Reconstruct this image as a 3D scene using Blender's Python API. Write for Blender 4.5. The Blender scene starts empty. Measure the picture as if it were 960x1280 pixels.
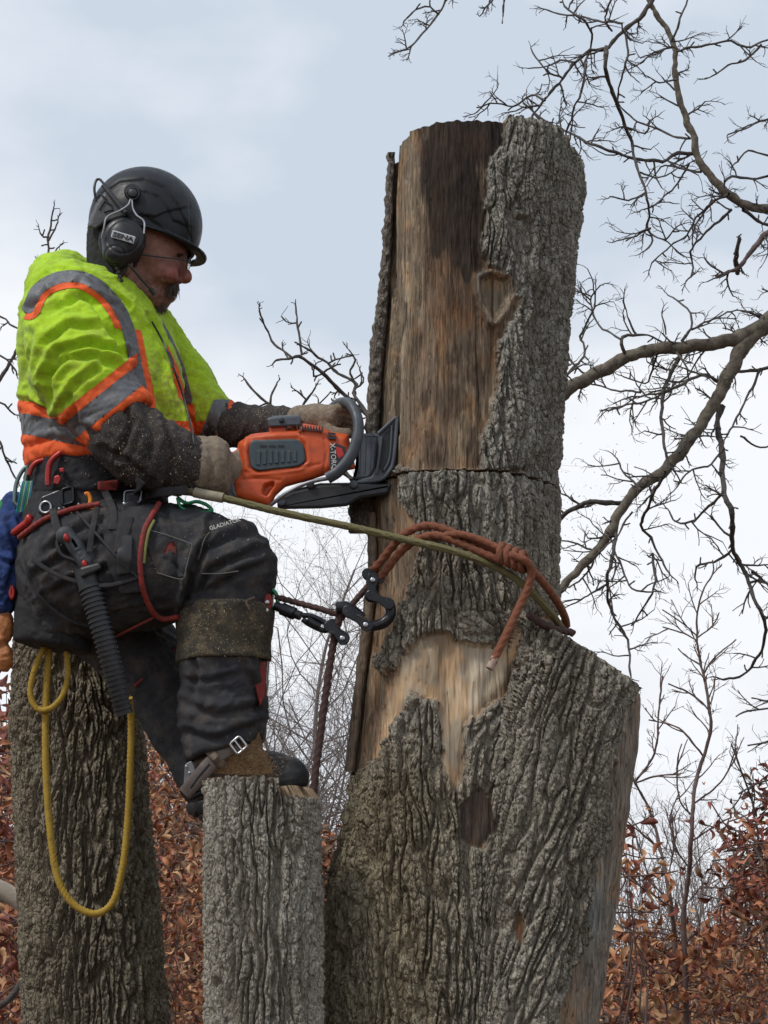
import bpy, bmesh, math, random
import numpy as np
from mathutils import Vector, Matrix
random.seed(7); RS = np.random.RandomState(11)
S = bpy.context.scene; COL = S.collection
PI = math.pi
# ------------------------------------------------------------ camera, sky, sun, exposure
FOC = 640/math.tan(math.radians(15)); PITCH = math.radians(13); CAMZ = 1.6
cam = bpy.data.cameras.new('camera'); co = bpy.data.objects.new('camera', cam); COL.objects.link(co); S.camera = co
cam.sensor_fit = 'VERTICAL'; cam.angle = math.radians(30); cam.clip_start = .05; cam.clip_end = 3000
co.location = (0, 0, CAMZ); co.rotation_euler = (math.radians(90)+PITCH, 0, 0)
SUN_EL, SUN_AZ = math.radians(52), math.radians(-125)     # azimuth from +Y towards +X
w = bpy.data.worlds.new('World'); S.world = w; w.use_nodes = True
nt = w.node_tree; nt.nodes.clear(); N = nt.nodes.new; Lk = nt.links.new
out = N('ShaderNodeOutputWorld'); bg = N('ShaderNodeBackground'); bg.inputs[1].default_value = 0.1
sky = N('ShaderNodeTexSky'); sky.sky_type = 'NISHITA'; sky.sun_disc = False
sky.sun_elevation = SUN_EL; sky.sun_rotation = SUN_AZ; sky.air_density = 1.0; sky.dust_density = 2.0
tc = N('ShaderNodeTexCoord'); mp = N('ShaderNodeMapping'); mp.inputs['Scale'].default_value = (1, 1, 1.9)
mp.inputs['Location'].default_value = (3.35, 1.1, 0.62)
Lk(tc.outputs['Generated'], mp.inputs[0])
n1 = N('ShaderNodeTexNoise'); n1.inputs['Scale'].default_value = 4.0; n1.inputs['Detail'].default_value = 6; n1.inputs['Roughness'].default_value = .5
Lk(mp.outputs[0], n1.inputs['Vector'])
n2 = N('ShaderNodeTexNoise'); n2.inputs['Scale'].default_value = 1.9; n2.inputs['Detail'].default_value = 4; n2.inputs['Roughness'].default_value = .45
Lk(mp.outputs[0], n2.inputs['Vector'])
sx = N('ShaderNodeSeparateXYZ'); Lk(tc.outputs['Generated'], sx.inputs[0])
er = N('ShaderNodeMapRange'); er.interpolation_type = 'SMOOTHSTEP'; er.inputs[1].default_value = .25; er.inputs[2].default_value = .42; er.inputs[3].default_value = .62; er.inputs[4].default_value = .30
Lk(sx.outputs[2], er.inputs[0])
am = N('ShaderNodeMath'); am.operation = 'MULTIPLY_ADD'; am.inputs[1].default_value = 1.25; Lk(n1.outputs[0], am.inputs[0])
am.inputs[2].default_value = 0; ab = N('ShaderNodeMath'); ab.operation = 'ADD'; ab.inputs[1].default_value = -.62; Lk(er.outputs[0], ab.inputs[0]); Lk(ab.outputs[0], am.inputs[2])
cr = N('ShaderNodeValToRGB'); cr.color_ramp.elements[0].position = .30; cr.color_ramp.elements[1].position = .66
cr.color_ramp.elements[0].color = (4.75, 5.35, 6.2, 1); cr.color_ramp.elements[1].color = (7.3, 7.5, 7.8, 1)
Lk(am.outputs[0], cr.inputs[0])
mr = N('ShaderNodeMapRange'); mr.inputs[1].default_value = .30; mr.inputs[2].default_value = .48; mr.inputs[3].default_value = .6; mr.inputs[4].default_value = 1
Lk(n2.outputs[0], mr.inputs[0])
mx = N('ShaderNodeMix'); mx.data_type = 'RGBA'; Lk(mr.outputs[0], mx.inputs[0]); 
hs = N('ShaderNodeMix'); hs.data_type = 'RGBA'; hs.inputs[0].default_value = .5; hs.inputs[7].default_value = (5.6, 6.7, 8.6, 1)
Lk(sky.outputs[0], hs.inputs[6])
Lk(hs.outputs[2], mx.inputs[6]); Lk(cr.outputs[0], mx.inputs[7]); Lk(mx.outputs[2], bg.inputs[0]); Lk(bg.outputs[0], out.inputs[0])
sl = bpy.data.lights.new('sun', 'SUN'); sl.energy = 1.5; sl.angle = math.radians(10); sl.color = (1, .955, .89)
so = bpy.data.objects.new('sun', sl); COL.objects.link(so)
sd = Vector((math.sin(SUN_AZ)*math.cos(SUN_EL), math.cos(SUN_AZ)*math.cos(SUN_EL), math.sin(SUN_EL)))
so.rotation_euler = sd.to_track_quat('Z', 'Y').to_euler(); so.location = (-6, -6, 12)
S.view_settings.view_transform = 'Standard'; S.view_settings.look = 'None'; S.view_settings.exposure = 0.36; S.view_settings.gamma = 1
# ------------------------------------------------------------ picture <-> place
cp, sp_ = math.cos(PITCH), math.sin(PITCH)
def W(px, py, y):
    """world point on the vertical plane at distance y that is seen at picture point (px, py)"""
    px, py, y = np.broadcast_arrays(np.asarray(px, float), np.asarray(py, float), np.asarray(y, float))
    h, v = (px-480)/FOC, (640-py)/FOC
    s = y/(cp-v*sp_)
    return np.stack([h*s, y, CAMZ+s*(sp_+v*cp)], -1)
def proj(P):
    x, y, z = P[..., 0], P[..., 1], P[..., 2]-CAMZ
    f = y*cp+z*sp_; u = -y*sp_+z*cp
    return 480+FOC*x/f, 640-FOC*u/f
D0, SC = 5.0, 460.0
def Q(px, py, w=0): return W(px, py, D0+np.asarray(w, float)/SC)          # exact picture place, w in 1/460 m behind the worker's plane
def QS(pts): return np.array([Q(*p) for p in pts])
def X3(U):                                                                 # (u,v,w) body space -> world
    P = W(U[:, 0], U[:, 1], D0); P[:, 1] += U[:, 2]/SC; return P
def Cc(u, v, w=0):                                                         # body-space place that shows at (u,v)
    k = 1+w/(SC*D0); return np.array([480+(u-480)*k, 1191+(v-1191)*k, w], float)
# ------------------------------------------------------------ numpy noise
_perm = RS.permutation(512).astype(np.int64); _perm = np.concatenate([_perm % 256]*2)
_g = RS.normal(size=(256, 3)); _g /= np.linalg.norm(_g, axis=1)[:, None]
def _h(i, j, k): return _perm[(_perm[(_perm[i & 255]+j) & 255]+k) & 255]
def perlin(P):
    P = np.asarray(P, float); i = np.floor(P).astype(np.int64); f = P-i; u = f*f*f*(f*(f*6-15)+10)
    r = 0
    for dx in (0, 1):
        for dy in (0, 1):
            for dz in (0, 1):
                g = _g[_h(i[..., 0]+dx, i[..., 1]+dy, i[..., 2]+dz)]
                d = g[..., 0]*(f[..., 0]-dx)+g[..., 1]*(f[..., 1]-dy)+g[..., 2]*(f[..., 2]-dz)
                wt = (u[..., 0] if dx else 1-u[..., 0])*(u[..., 1] if dy else 1-u[..., 1])*(u[..., 2] if dz else 1-u[..., 2])
                r = r+wt*d
    return r*1.5
def fbm(P, o=3):
    r = 0; a = 1; t = 0
    for q in range(o): r = r+a*perlin(P*(2**q)+q*17.3); t += a; a *= .5
    return r/t
_jit = RS.rand(256, 3)
def worley(P):
    P = np.asarray(P, float); i = np.floor(P).astype(np.int64); f = P-i
    f1 = np.full(P.shape[:-1], 9.); f2 = f1.copy()
    for dx in (-1, 0, 1):
        for dy in (-1, 0, 1):
            for dz in (-1, 0, 1):
                j = _jit[_h(i[..., 0]+dx, i[..., 1]+dy, i[..., 2]+dz)]
                d = (dx+j[..., 0]-f[..., 0])**2+(dy+j[..., 1]-f[..., 1])**2+(dz+j[..., 2]-f[..., 2])**2
                f2 = np.minimum(f2, np.maximum(f1, d)); f1 = np.minimum(f1, d)
    return np.sqrt(f1), np.sqrt(f2)
def lerp(a, b, t): return np.asarray(a)*(1-t[..., None])+np.asarray(b)*t[..., None]
def sst(a, b, x): t = np.clip((x-a)/(b-a), 0, 1); return t*t*(3-2*t)
def polysd(poly, x, y):
    """signed distance to a polygon, negative inside"""
    P = np.array(poly, float); d = np.full(x.shape, 1e9); s = np.ones(x.shape)
    n = len(P); j = n-1
    for i in range(n):
        e = P[j]-P[i]; wx, wy = x-P[i][0], y-P[i][1]
        t = np.clip((wx*e[0]+wy*e[1])/max(e@e, 1e-9), 0, 1)
        d = np.minimum(d, (wx-e[0]*t)**2+(wy-e[1]*t)**2)
        c1 = y >= P[i][1]; c2 = y < P[j][1]; c3 = e[0]*wy > e[1]*wx
        s = np.where((c1 & c2 & c3) | (~c1 & ~c2 & ~c3), -s, s); j = i
    return s*np.sqrt(d)
def lined(pl, x, y, side=False):
    """distance to a polyline (optionally signed: + on the right hand of its direction in picture space)"""
    P = np.array(pl, float); d = np.full(x.shape, 1e18); sg = np.ones(x.shape)
    for i in range(len(P)-1):
        e = P[i+1]-P[i]; wx, wy = x-P[i][0], y-P[i][1]
        t = np.clip((wx*e[0]+wy*e[1])/max(e@e, 1e-9), 0, 1)
        dd = (wx-e[0]*t)**2+(wy-e[1]*t)**2; m = dd < d
        d = np.where(m, dd, d); sg = np.where(m, np.sign(e[1]*wx-e[0]*wy), sg)
    return np.sqrt(d)*(sg if side else 1)
# ------------------------------------------------------------ meshes and objects
ORG = {}
def mesh(name, V, F, smooth=True, col=None):
    V = np.asarray(V, np.float32); me = bpy.data.meshes.new(name)
    if isinstance(F, np.ndarray):
        k = F.shape[1]; n = len(F)
        me.vertices.add(len(V)); me.vertices.foreach_set('co', V.ravel())
        me.loops.add(n*k); me.loops.foreach_set('vertex_index', F.astype(np.int32).ravel())
        me.polygons.add(n); me.polygons.foreach_set('loop_start', np.arange(0, n*k, k, dtype=np.int32))
        me.update(calc_edges=True)
    else:
        me.from_pydata(V.tolist(), [], [list(map(int, f)) for f in F])
    me.polygons.foreach_set('use_smooth', np.full(len(me.polygons), smooth, bool))
    if col is not None:
        a = me.color_attributes.new('tint', 'FLOAT_COLOR', 'POINT')
        c = np.ones((len(V), 4), np.float32); c[:, :3] = col; a.data.foreach_set('color', c.ravel())
    me.update(); return me
def link(name, me, mat, parent=None, loc=None):
    """links a mesh given in world coordinates; its own vertices are kept relative to the thing's origin"""
    o = bpy.data.objects.new(name, me); COL.objects.link(o)
    if parent is not None:
        org = ORG[parent.name]; o.parent = parent
    else:
        org = np.array(loc if loc is not None else (0, 0, 0), float); o.location = org
    ORG[o.name] = org
    if org.any(): me.transform(Matrix.Translation(-Vector(org)))
    if mat is not None: me.materials.append(mat)
    return o
def thing(name, label, cat, loc=(0, 0, 0), group=None):
    o = bpy.data.objects.new(name, None); COL.objects.link(o); o.location = Vector([float(a) for a in loc]); o.empty_display_size = .1
    ORG[o.name] = np.array(loc, float); return tag(o, label, cat, group)
def tag(o, label=None, cat=None, group=None, kind=None):
    if label: o['label'] = label
    if cat: o['category'] = cat
    if group: o['group'] = group
    if kind: o['kind'] = kind
    return o
class MB:
    """collects shapes in world coordinates for one mesh object"""
    def __init__(s): s.V = []; s.F = []; s.n = 0
    def add(s, V, F):
        V = np.asarray(V, float); s.V.append(V); s.F += [tuple(int(i)+s.n for i in f) for f in F]; s.n += len(V); return s
    def tube(s, P, r, n=8, cap=True, flat=1, up=None, twist=None):
        V, F = tubeVF(P, r, n, cap, flat, up, twist); return s.add(V, F)
    def box(s, c, h, M=None, bev=0):
        V, F = boxVF(h, bev); V = V if M is None else V@np.asarray(M).T; return s.add(V+np.asarray(c), F)
    def obj(s, name, mat, parent=None, loc=None, smooth=True, bevel=0):
        me = mesh(name, np.concatenate(s.V), s.F, smooth); o = link(name, me, mat, parent, loc)
        if bevel:
            b = o.modifiers.new('b', 'BEVEL'); b.width = bevel; b.segments = 2; b.limit_method = 'ANGLE'; b.angle_limit = math.radians(40)
        if smooth:
            try: me.set_sharp_from_angle(angle=math.radians(50))
            except Exception: pass
        return o
def nrm(v): v = np.asarray(v, float); return v/max(np.linalg.norm(v), 1e-12)
def resamp(P, step, smooth=True):
    P = np.asarray(P, float)
    if smooth and len(P) > 2:
        E = np.vstack([2*P[0]-P[1], P, 2*P[-1]-P[-2]]); o = []
        for i in range(len(P)-1):
            a, b, c, d = E[i:i+4]; m = max(2, int(np.linalg.norm(c[:3]-b[:3])/step)+1)
            t = np.linspace(0, 1, m, endpoint=False)[:, None]
            o.append(.5*((2*b)+(-a+c)*t+(2*a-5*b+4*c-d)*t*t+(-a+3*b-3*c+d)*t**3))
        return np.vstack(o+[P[-1:]])
    o = []
    for b, c in zip(P[:-1], P[1:]):
        m = max(1, int(np.linalg.norm(c[:3]-b[:3])/step)); t = np.linspace(0, 1, m, endpoint=False)[:, None]; o.append(b+(c-b)*t)
    return np.vstack(o+[P[-1:]])
def frames(P, up=None):
    T = np.gradient(P, axis=0); T /= np.linalg.norm(T, axis=1)[:, None]+1e-12
    n = np.cross(T[0], (0, 1, 0.01) if up is None else up); n = nrm(n if np.linalg.norm(n) > 1e-6 else np.cross(T[0], (1, 0, 0)))
    A = np.empty_like(P)
    for i in range(len(P)):
        if up is not None: n = np.cross(T[i], up)
        n = n-T[i]*(n@T[i]); n = nrm(n); A[i] = n
    return T, A, np.cross(T, A)
def tubeVF(P, r, n=8, cap=True, flat=1, up=None, prof=None):
    P = np.asarray(P, float); r = np.broadcast_to(np.asarray(r, float), (len(P),)); T, A, B = frames(P, up)
    a = np.linspace(0, 2*PI, n, endpoint=False)
    rr = r[:, None]*np.ones(n) if prof is None else r[:, None]*prof(np.r_[0, np.cumsum(np.linalg.norm(np.diff(P, axis=0), axis=1))][:, None], a[None])
    V = P[:, None]+rr[..., None]*(np.cos(a)[None, :, None]*A[:, None]+flat*np.sin(a)[None, :, None]*B[:, None])
    V = V.reshape(-1, 3); m = len(P)
    i, j = np.meshgrid(np.arange(m-1), np.arange(n), indexing='ij'); j2 = (j+1) % n
    F = np.stack([i*n+j, i*n+j2, (i+1)*n+j2, (i+1)*n+j], -1).reshape(-1, 4).tolist()
    if cap: F += [list(range(n))[::-1], list(range((m-1)*n, m*n))]
    return V, F
def boxVF(h, bev=0):
    x, y, z = h
    V = np.array([(a*x, b*y, c*z) for a in (-1, 1) for b in (-1, 1) for c in (-1, 1)], float)
    return V, [(0, 1, 3, 2), (4, 6, 7, 5), (0, 4, 5, 1), (2, 3, 7, 6), (0, 2, 6, 4), (1, 5, 7, 3)]
def plateVF(pts, w0, w1, inset=0, px=True):
    """outline in picture units, from depth w0 (near) to w1 (far), optionally with a rounded rim on the near side"""
    P = np.array(pts, float); n = len(P)
    c = P.mean(0); area = .5*np.sum(P[:, 0]*np.roll(P[:, 1], -1)-np.roll(P[:, 0], -1)*P[:, 1])
    if area < 0: P = P[::-1]
    e = np.roll(P, -1, 0)-P; e /= np.linalg.norm(e, axis=1)[:, None]+1e-9; nn = np.stack([e[:, 1], -e[:, 0]], 1)
    vn = nn+np.roll(nn, 1, 0); vn /= np.maximum(np.linalg.norm(vn, axis=1)[:, None], .5)
    def ring(ins, w): return X3(np.array([Cc(a-ins*q[0], b-ins*q[1], w) for (a, b), q in zip(P, vn)]))
    rings = [ring(0, w1), ring(0, w0+inset), ring(inset*.35, w0+inset*.35), ring(inset, w0)] if inset else [ring(0, w1), ring(0, w0)]
    V = np.vstack(rings); F = []
    for k in range(len(rings)-1):
        for i in range(n): F.append((k*n+i, k*n+(i+1) % n, (k+1)*n+(i+1) % n, (k+1)*n+i))
    F.append(tuple(range(n))); F.append(tuple(range((len(rings)-1)*n, len(rings)*n))[::-1])
    return V, F
def rnd(pts, r, seg=4):
    """rounds the corners of an outline"""
    P = [np.array(p, float) for p in pts]; n = len(P); o = []
    for i in range(n):
        a, b, c = P[i-1], P[i], P[(i+1) % n]; la, lc = np.linalg.norm(a-b), np.linalg.norm(c-b); q = min(r, la*.45, lc*.45)
        s, e = b+(a-b)/la*q, b+(c-b)/lc*q
        for t in np.linspace(0, 1, seg+1): o.append((1-t)**2*s+2*t*(1-t)*b+t*t*e)
    return [tuple(x) for x in o]
# ------------------------------------------------------------ signed distances -> surface nets, in body space
def cap(P, a, b, ra, rb, ws=1):
    a, b = np.asarray(a, float), np.asarray(b, float); s = np.array([1, 1, 1/ws]); d = (P-a)*s; ba = (b-a)*s
    h = np.clip((d@ba)/max(ba@ba, 1e-9), 0, 1); return np.linalg.norm(d-h[..., None]*ba, axis=-1)-(ra+(rb-ra)*h)
def chain(P, pts, k=6, ws=1):
    """pts: (u,v,w,r) in picture terms"""
    d = None
    for p, q in zip(pts[:-1], pts[1:]):
        e = cap(P, Cc(*p[:3]), Cc(*q[:3]), p[3], q[3], ws); d = e if d is None else smin(d, e, k)
    return d
def ell(P, c, r, rot=0, yaw=0):
    q = P-Cc(*c); cr_, sr = math.cos(rot), math.sin(rot)
    cy, sy = math.cos(yaw), math.sin(yaw)
    x = q[..., 0]*cy-q[..., 2]*sy; z = q[..., 0]*sy+q[..., 2]*cy; y = q[..., 1]
    x, y = x*cr_+y*sr, -x*sr+y*cr_
    r = np.array(r, float); k0 = np.sqrt((x/r[0])**2+(y/r[1])**2+(z/r[2])**2); k1 = np.sqrt((x/r[0]**2)**2+(y/r[1]**2)**2+(z/r[2]**2)**2)
    return k0*(k0-1)/np.maximum(k1, 1e-6)
def smin(a, b, k=8): h = np.clip(.5+.5*(b-a)/k, 0, 1); return b*(1-h)+a*h-k*h*(1-h)
def smax(a, b, k=8): return -smin(-a, -b, k)
def slices(P, rows, yaw=0):
    R_ = np.array([list(Cc(r[1], r[0], r[2]))[1:2]+[Cc(r[1], r[0], r[2])[0], r[2], r[3], r[4]] for r in rows], float)
    v = P[..., 1]; cu, cw, a, b = [np.interp(v, R_[:, 0], R_[:, i]) for i in (1, 2, 3, 4)]
    x = P[..., 0]-cu; z = P[..., 2]-cw; cy, sy = math.cos(yaw), math.sin(yaw); x, z = x*cy-z*sy, x*sy+z*cy
    d = (np.sqrt((x/a)**2+(z/b)**2)-1)*np.minimum(a, b)
    return np.maximum(d, np.maximum(R_[0, 0]-v, v-R_[-1, 0]))
def nets(f, lo, hi, h):
    cr = np.array([Cc(u, v, w) for u in (lo[0], hi[0]) for v in (lo[1], hi[1]) for w in (lo[2], hi[2])]); lo, hi = cr.min(0)-2, cr.max(0)+2
    ax = [np.arange(l, u+h, h) for l, u in zip(lo, hi)]; G = np.stack(np.meshgrid(*ax, indexing='ij'), -1)
    D = f(G); s = D < 0; nx, ny, nz = D.shape
    cs = [s[i:nx-1+i, j:ny-1+j, k:nz-1+k] for i in (0, 1) for j in (0, 1) for k in (0, 1)]
    m = np.any(cs, 0) & ~np.all(cs, 0); idx = -np.ones(m.shape, np.int64); I = np.argwhere(m); idx[m] = np.arange(len(I))
    acc = np.zeros((len(I), 3)); cnt = np.zeros(len(I))
    cor = [(i, j, k) for i in (0, 1) for j in (0, 1) for k in (0, 1)]
    for a in range(8):
        for b in range(a+1, 8):
            if sum(abs(cor[a][t]-cor[b][t]) for t in range(3)) != 1: continue
            A, B = np.array(cor[a]), np.array(cor[b]); da = D[tuple((I+A).T)]; db = D[tuple((I+B).T)]
            x = (da < 0) != (db < 0); t = np.where(x, da/np.where(x, da-db, 1), 0)
            acc += np.where(x[:, None], A+(B-A)*t[:, None], 0); cnt += x
    V = (I+acc/cnt[:, None])*h+np.array([a[0] for a in ax]); F = []
    for d in range(3):
        e = [0, 0, 0]; e[d] = 1; u, v = (d+1) % 3, (d+2) % 3
        s0 = s[tuple(slice(0, n-e[t]) for t, n in enumerate(s.shape))]; s1 = s[tuple(slice(e[t], n) for t, n in enumerate(s.shape))]
        K = np.argwhere(s0 != s1); K = K[(K[:, u] > 0) & (K[:, v] > 0) & (K[:, u] < s.shape[u]-1) & (K[:, v] < s.shape[v]-1)]
        fl = s0[tuple(K.T)]; q = []
        for du, dv in ((1, 1), (0, 1), (0, 0), (1, 0)):
            c = K.copy(); c[:, u] -= du; c[:, v] -= dv; q.append(idx[tuple(c.T)])
        q = np.stack(q, 1); q[~fl] = q[~fl][:, ::-1]; F.append(q)
    return V, np.concatenate(F)
def vnormals(V, F):
    n = np.zeros_like(V); a = V[F[:, 2]]-V[F[:, 0]]; b = V[F[:, 3 if F.shape[1] > 3 else 1]]-V[F[:, 1 if F.shape[1] > 3 else 0]]
    c = np.cross(a, b)
    if F.shape[1] == 3: c = -c if False else np.cross(V[F[:, 1]]-V[F[:, 0]], V[F[:, 2]]-V[F[:, 0]])
    for k in range(F.shape[1]):
        for t in range(3): n[:, t] += np.bincount(F[:, k], c[:, t], len(V))
    return n/(np.linalg.norm(n, axis=1)[:, None]+1e-12)
def lap(V, F, it=1, lam=.5):
    E = np.vstack([np.stack([F[:, i], F[:, (i+1) % F.shape[1]]], 1) for i in range(F.shape[1])]); E = np.vstack([E, E[:, ::-1]])
    c = np.bincount(E[:, 0], minlength=len(V))
    for _ in range(it):
        s = np.stack([np.bincount(E[:, 0], V[E[:, 1], t], len(V)) for t in range(3)], 1); V = V+lam*(s/np.maximum(c, 1)[:, None]-V)
    return V
def tri(F): return F if F.shape[1] == 3 else np.vstack([F[:, [0, 1, 2]], F[:, [0, 2, 3]]])
def split(V, F, s, extra=None):
    """cuts a triangle mesh along s = 0: returns (V, F of s>0, F of s<0, parents) on a shared vertex list"""
    sg = s > 0; k = sg[F].sum(1); P = F[k == 3]; M = F[k == 0]; X = F[(k == 1) | (k == 2)]
    if len(X) == 0: return V, P, M, extra
    E = np.sort(np.vstack([X[:, [0, 1]], X[:, [1, 2]], X[:, [2, 0]]]), 1); E = E[sg[E[:, 0]] != sg[E[:, 1]]]; E, inv = np.unique(E, axis=0, return_inverse=True)
    t = s[E[:, 0]]/(s[E[:, 0]]-s[E[:, 1]]); t = np.clip(t, .02, .98)
    NV = V[E[:, 0]]+(V[E[:, 1]]-V[E[:, 0]])*t[:, None]; base = len(V); key = E[:, 0]*np.int64(1 << 32)+E[:, 1]
    def eid(a, b): lo, hi = np.minimum(a, b), np.maximum(a, b); return base+np.searchsorted(key, lo*np.int64(1 << 32)+hi)
    one = np.where(sg[X].sum(1) == 1, 1, 0); lone = np.where(one[:, None] == 1, sg[X], ~sg[X]); r = np.argmax(lone, 1); I = np.arange(len(X))
    a, b, c = X[I, r], X[I, (r+1) % 3], X[I, (r+2) % 3]; ab, ac = eid(a, b), eid(a, c)
    T1 = np.stack([a, ab, ac], 1); T2 = np.stack([ab, b, c], 1); T3 = np.stack([ab, c, ac], 1); m = one == 1
    P = np.vstack([P, T1[m], T2[~m], T3[~m]]); M = np.vstack([M, T1[~m], T2[m], T3[m]])
    if extra is not None: extra = np.concatenate([extra, extra[E[:, 0]]+(extra[E[:, 1]]-extra[E[:, 0]])*(t[:, None] if extra.ndim > 1 else t)])
    return np.vstack([V, NV]), P, M, extra
def compact(V, F, *ex):
    u, inv = np.unique(F, return_inverse=True); return (V[u], inv.reshape(F.shape))+tuple(e[u] for e in ex)
# ------------------------------------------------------------ materials
MATS = {}
def mat(name, c1, c2=None, rough=.7, scale=40, lo=.35, hi=.65, bump=0, bscale=None, metal=0, speck=None, spscale=900, spth=.62, tint=False, spec=.4, stretch=(1, 1, 1), weave=0, sheen=0, detail=5, crack=None, fib=None, dirt=None, dth=(.5, .68), dscale=22):
    if name in MATS: return MATS[name]
    m = bpy.data.materials.new(name); m.use_nodes = True; t = m.node_tree; N = t.nodes.new; L = t.links.new
    b = t.nodes['Principled BSDF']; b.inputs['Roughness'].default_value = rough; b.inputs['Metallic'].default_value = metal
    b.inputs['Specular IOR Level'].default_value = spec
    if sheen: b.inputs['Sheen Weight'].default_value = sheen
    g = N('ShaderNodeNewGeometry'); mpn = N('ShaderNodeMapping'); mpn.inputs['Scale'].default_value = stretch; L(g.outputs['Position'], mpn.inputs[0])
    def noise(sc, det=detail, ro=.6, src=mpn):
        n = N('ShaderNodeTexNoise'); n.inputs['Scale'].default_value = sc; n.inputs['Detail'].default_value = det; n.inputs['Roughness'].default_value = ro
        L(src.outputs[0], n.inputs['Vector']); return n.outputs[0]
    def rng(src, a, b_, c=0, d=1):
        n = N('ShaderNodeMapRange'); n.inputs[1].default_value = a; n.inputs[2].default_value = b_; n.inputs[3].default_value = c; n.inputs[4].default_value = d; L(src, n.inputs[0]); return n.outputs[0]
    def mixc(f, a, b_):
        n = N('ShaderNodeMix'); n.data_type = 'RGBA'; L(f, n.inputs[0])
        for v, k in ((a, 6), (b_, 7)):
            if isinstance(v, tuple): n.inputs[k].default_value = (*v, 1)
            else: L(v, n.inputs[k])
        return n.outputs[2]
    c = mixc(rng(noise(scale), lo, hi), tuple(c1), tuple(c2 if c2 else [x*.8 for x in c1]))
    if fib:
        m6 = N('ShaderNodeMapping'); m6.inputs['Scale'].default_value = (1, 1, .06); L(g.outputs['Position'], m6.inputs[0]); c = mixc(rng(noise(380, 2, .5, m6), .5, .7, 0, .8), c, (1.5, 1.42, 1.3))
    if tint:
        a = N('ShaderNodeVertexColor'); a.layer_name = 'tint'; n = N('ShaderNodeMix'); n.data_type = 'RGBA'; n.blend_type = 'MULTIPLY'; n.inputs[0].default_value = 1
        L(c, n.inputs[6]); L(a.outputs[0], n.inputs[7]); c = n.outputs[2]
    if fib:
        m5 = N('ShaderNodeMapping'); m5.inputs['Scale'].default_value = (1, 1, .05); L(g.outputs['Position'], m5.inputs[0])
        f5 = noise(150, 3, .55, m5); fr = rng(f5, .57, .64); c = mixc(rng(f5, .59, .68, 0, .6), c, (.07, .05, .035))
    if dirt: c = mixc(rng(noise(dscale, 6, .65, g), dth[0], dth[1], 0, .8), c, dirt)
    if speck:
        c = mixc(rng(noise(spscale, 2, .5, g), spth, spth+.03), c, speck)
    L(c, b.inputs['Base Color'])
    if bump:
        bp = N('ShaderNodeBump'); bp.inputs['Strength'].default_value = 1; bp.inputs['Distance'].default_value = bump; L(noise(bscale or scale*4, 6, .65), bp.inputs['Height'])
        if fib:
            b4 = N('ShaderNodeBump'); b4.invert = True; b4.inputs['Strength'].default_value = 1; b4.inputs['Distance'].default_value = .003; L(fr, b4.inputs['Height']); L(bp.outputs[0], b4.inputs['Normal']); bp = b4
        if crack:
            wn = N('ShaderNodeTexNoise'); wn.inputs['Scale'].default_value = crack[0]*.5; wn.inputs['Detail'].default_value = 3; L(g.outputs['Position'], wn.inputs['Vector'])
            ad = N('ShaderNodeVectorMath'); ad.operation = 'MULTIPLY_ADD'; ad.inputs[1].default_value = (.014,)*3; L(wn.outputs[1], ad.inputs[0]); L(g.outputs['Position'], ad.inputs[2])
            m2 = N('ShaderNodeMapping'); m2.inputs['Scale'].default_value = (1, 1, .42); L(ad.outputs[0], m2.inputs[0])
            vo = N('ShaderNodeTexVoronoi'); vo.feature = 'DISTANCE_TO_EDGE'; vo.inputs['Scale'].default_value = crack[0]; L(m2.outputs[0], vo.inputs['Vector'])
            vr = rng(vo.outputs[0], 0, .16)
            b3 = N('ShaderNodeBump'); b3.inputs['Strength'].default_value = 1; b3.inputs['Distance'].default_value = crack[1]; L(vr, b3.inputs['Height']); L(bp.outputs[0], b3.inputs['Normal']); bp = b3
        if weave:
            wv = N('ShaderNodeTexWave'); wv.inputs['Scale'].default_value = weave; wv.wave_type = 'BANDS'; wv.bands_direction = 'DIAGONAL'; L(g.outputs['Position'], wv.inputs[0])
            b2 = N('ShaderNodeBump'); b2.inputs['Strength'].default_value = .6; b2.inputs['Distance'].default_value = .0012; L(wv.outputs[1], b2.inputs['Height']); L(bp.outputs[0], b2.inputs['Normal']); bp = b2
        L(bp.outputs[0], b.inputs['Normal'])
        rr = rng(noise(scale*2), .3, .7, max(rough-.1, .05), min(rough+.12, 1)); L(rr, b.inputs['Roughness'])
    MATS[name] = m; return m
# ------------------------------------------------------------ ground
M_GROUND = mat('leaf_litter', (.16, .09, .045), (.09, .06, .035), .95, 3, bump=.02, bscale=30)
g = MB(); n = 60; xs = np.sign(np.linspace(-1, 1, n))*np.abs(np.linspace(-1, 1, n))**3*900
gx, gy = np.meshgrid(xs, xs+20, indexing='ij'); gz = .25*perlin(np.stack([gx*.05, gy*.05, gx*0], -1))*np.clip((np.hypot(gx, gy-5)-3)/20, 0, 1)
gi, gj = np.meshgrid(np.arange(n-1), np.arange(n-1), indexing='ij')
F = np.stack([gi*n+gj, (gi+1)*n+gj, (gi+1)*n+gj+1, gi*n+gj+1], -1).reshape(-1, 4)
tag(link('ground', mesh('ground', np.stack([gx, gy, gz], -1).reshape(-1, 3), F), M_GROUND), kind='structure')
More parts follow.
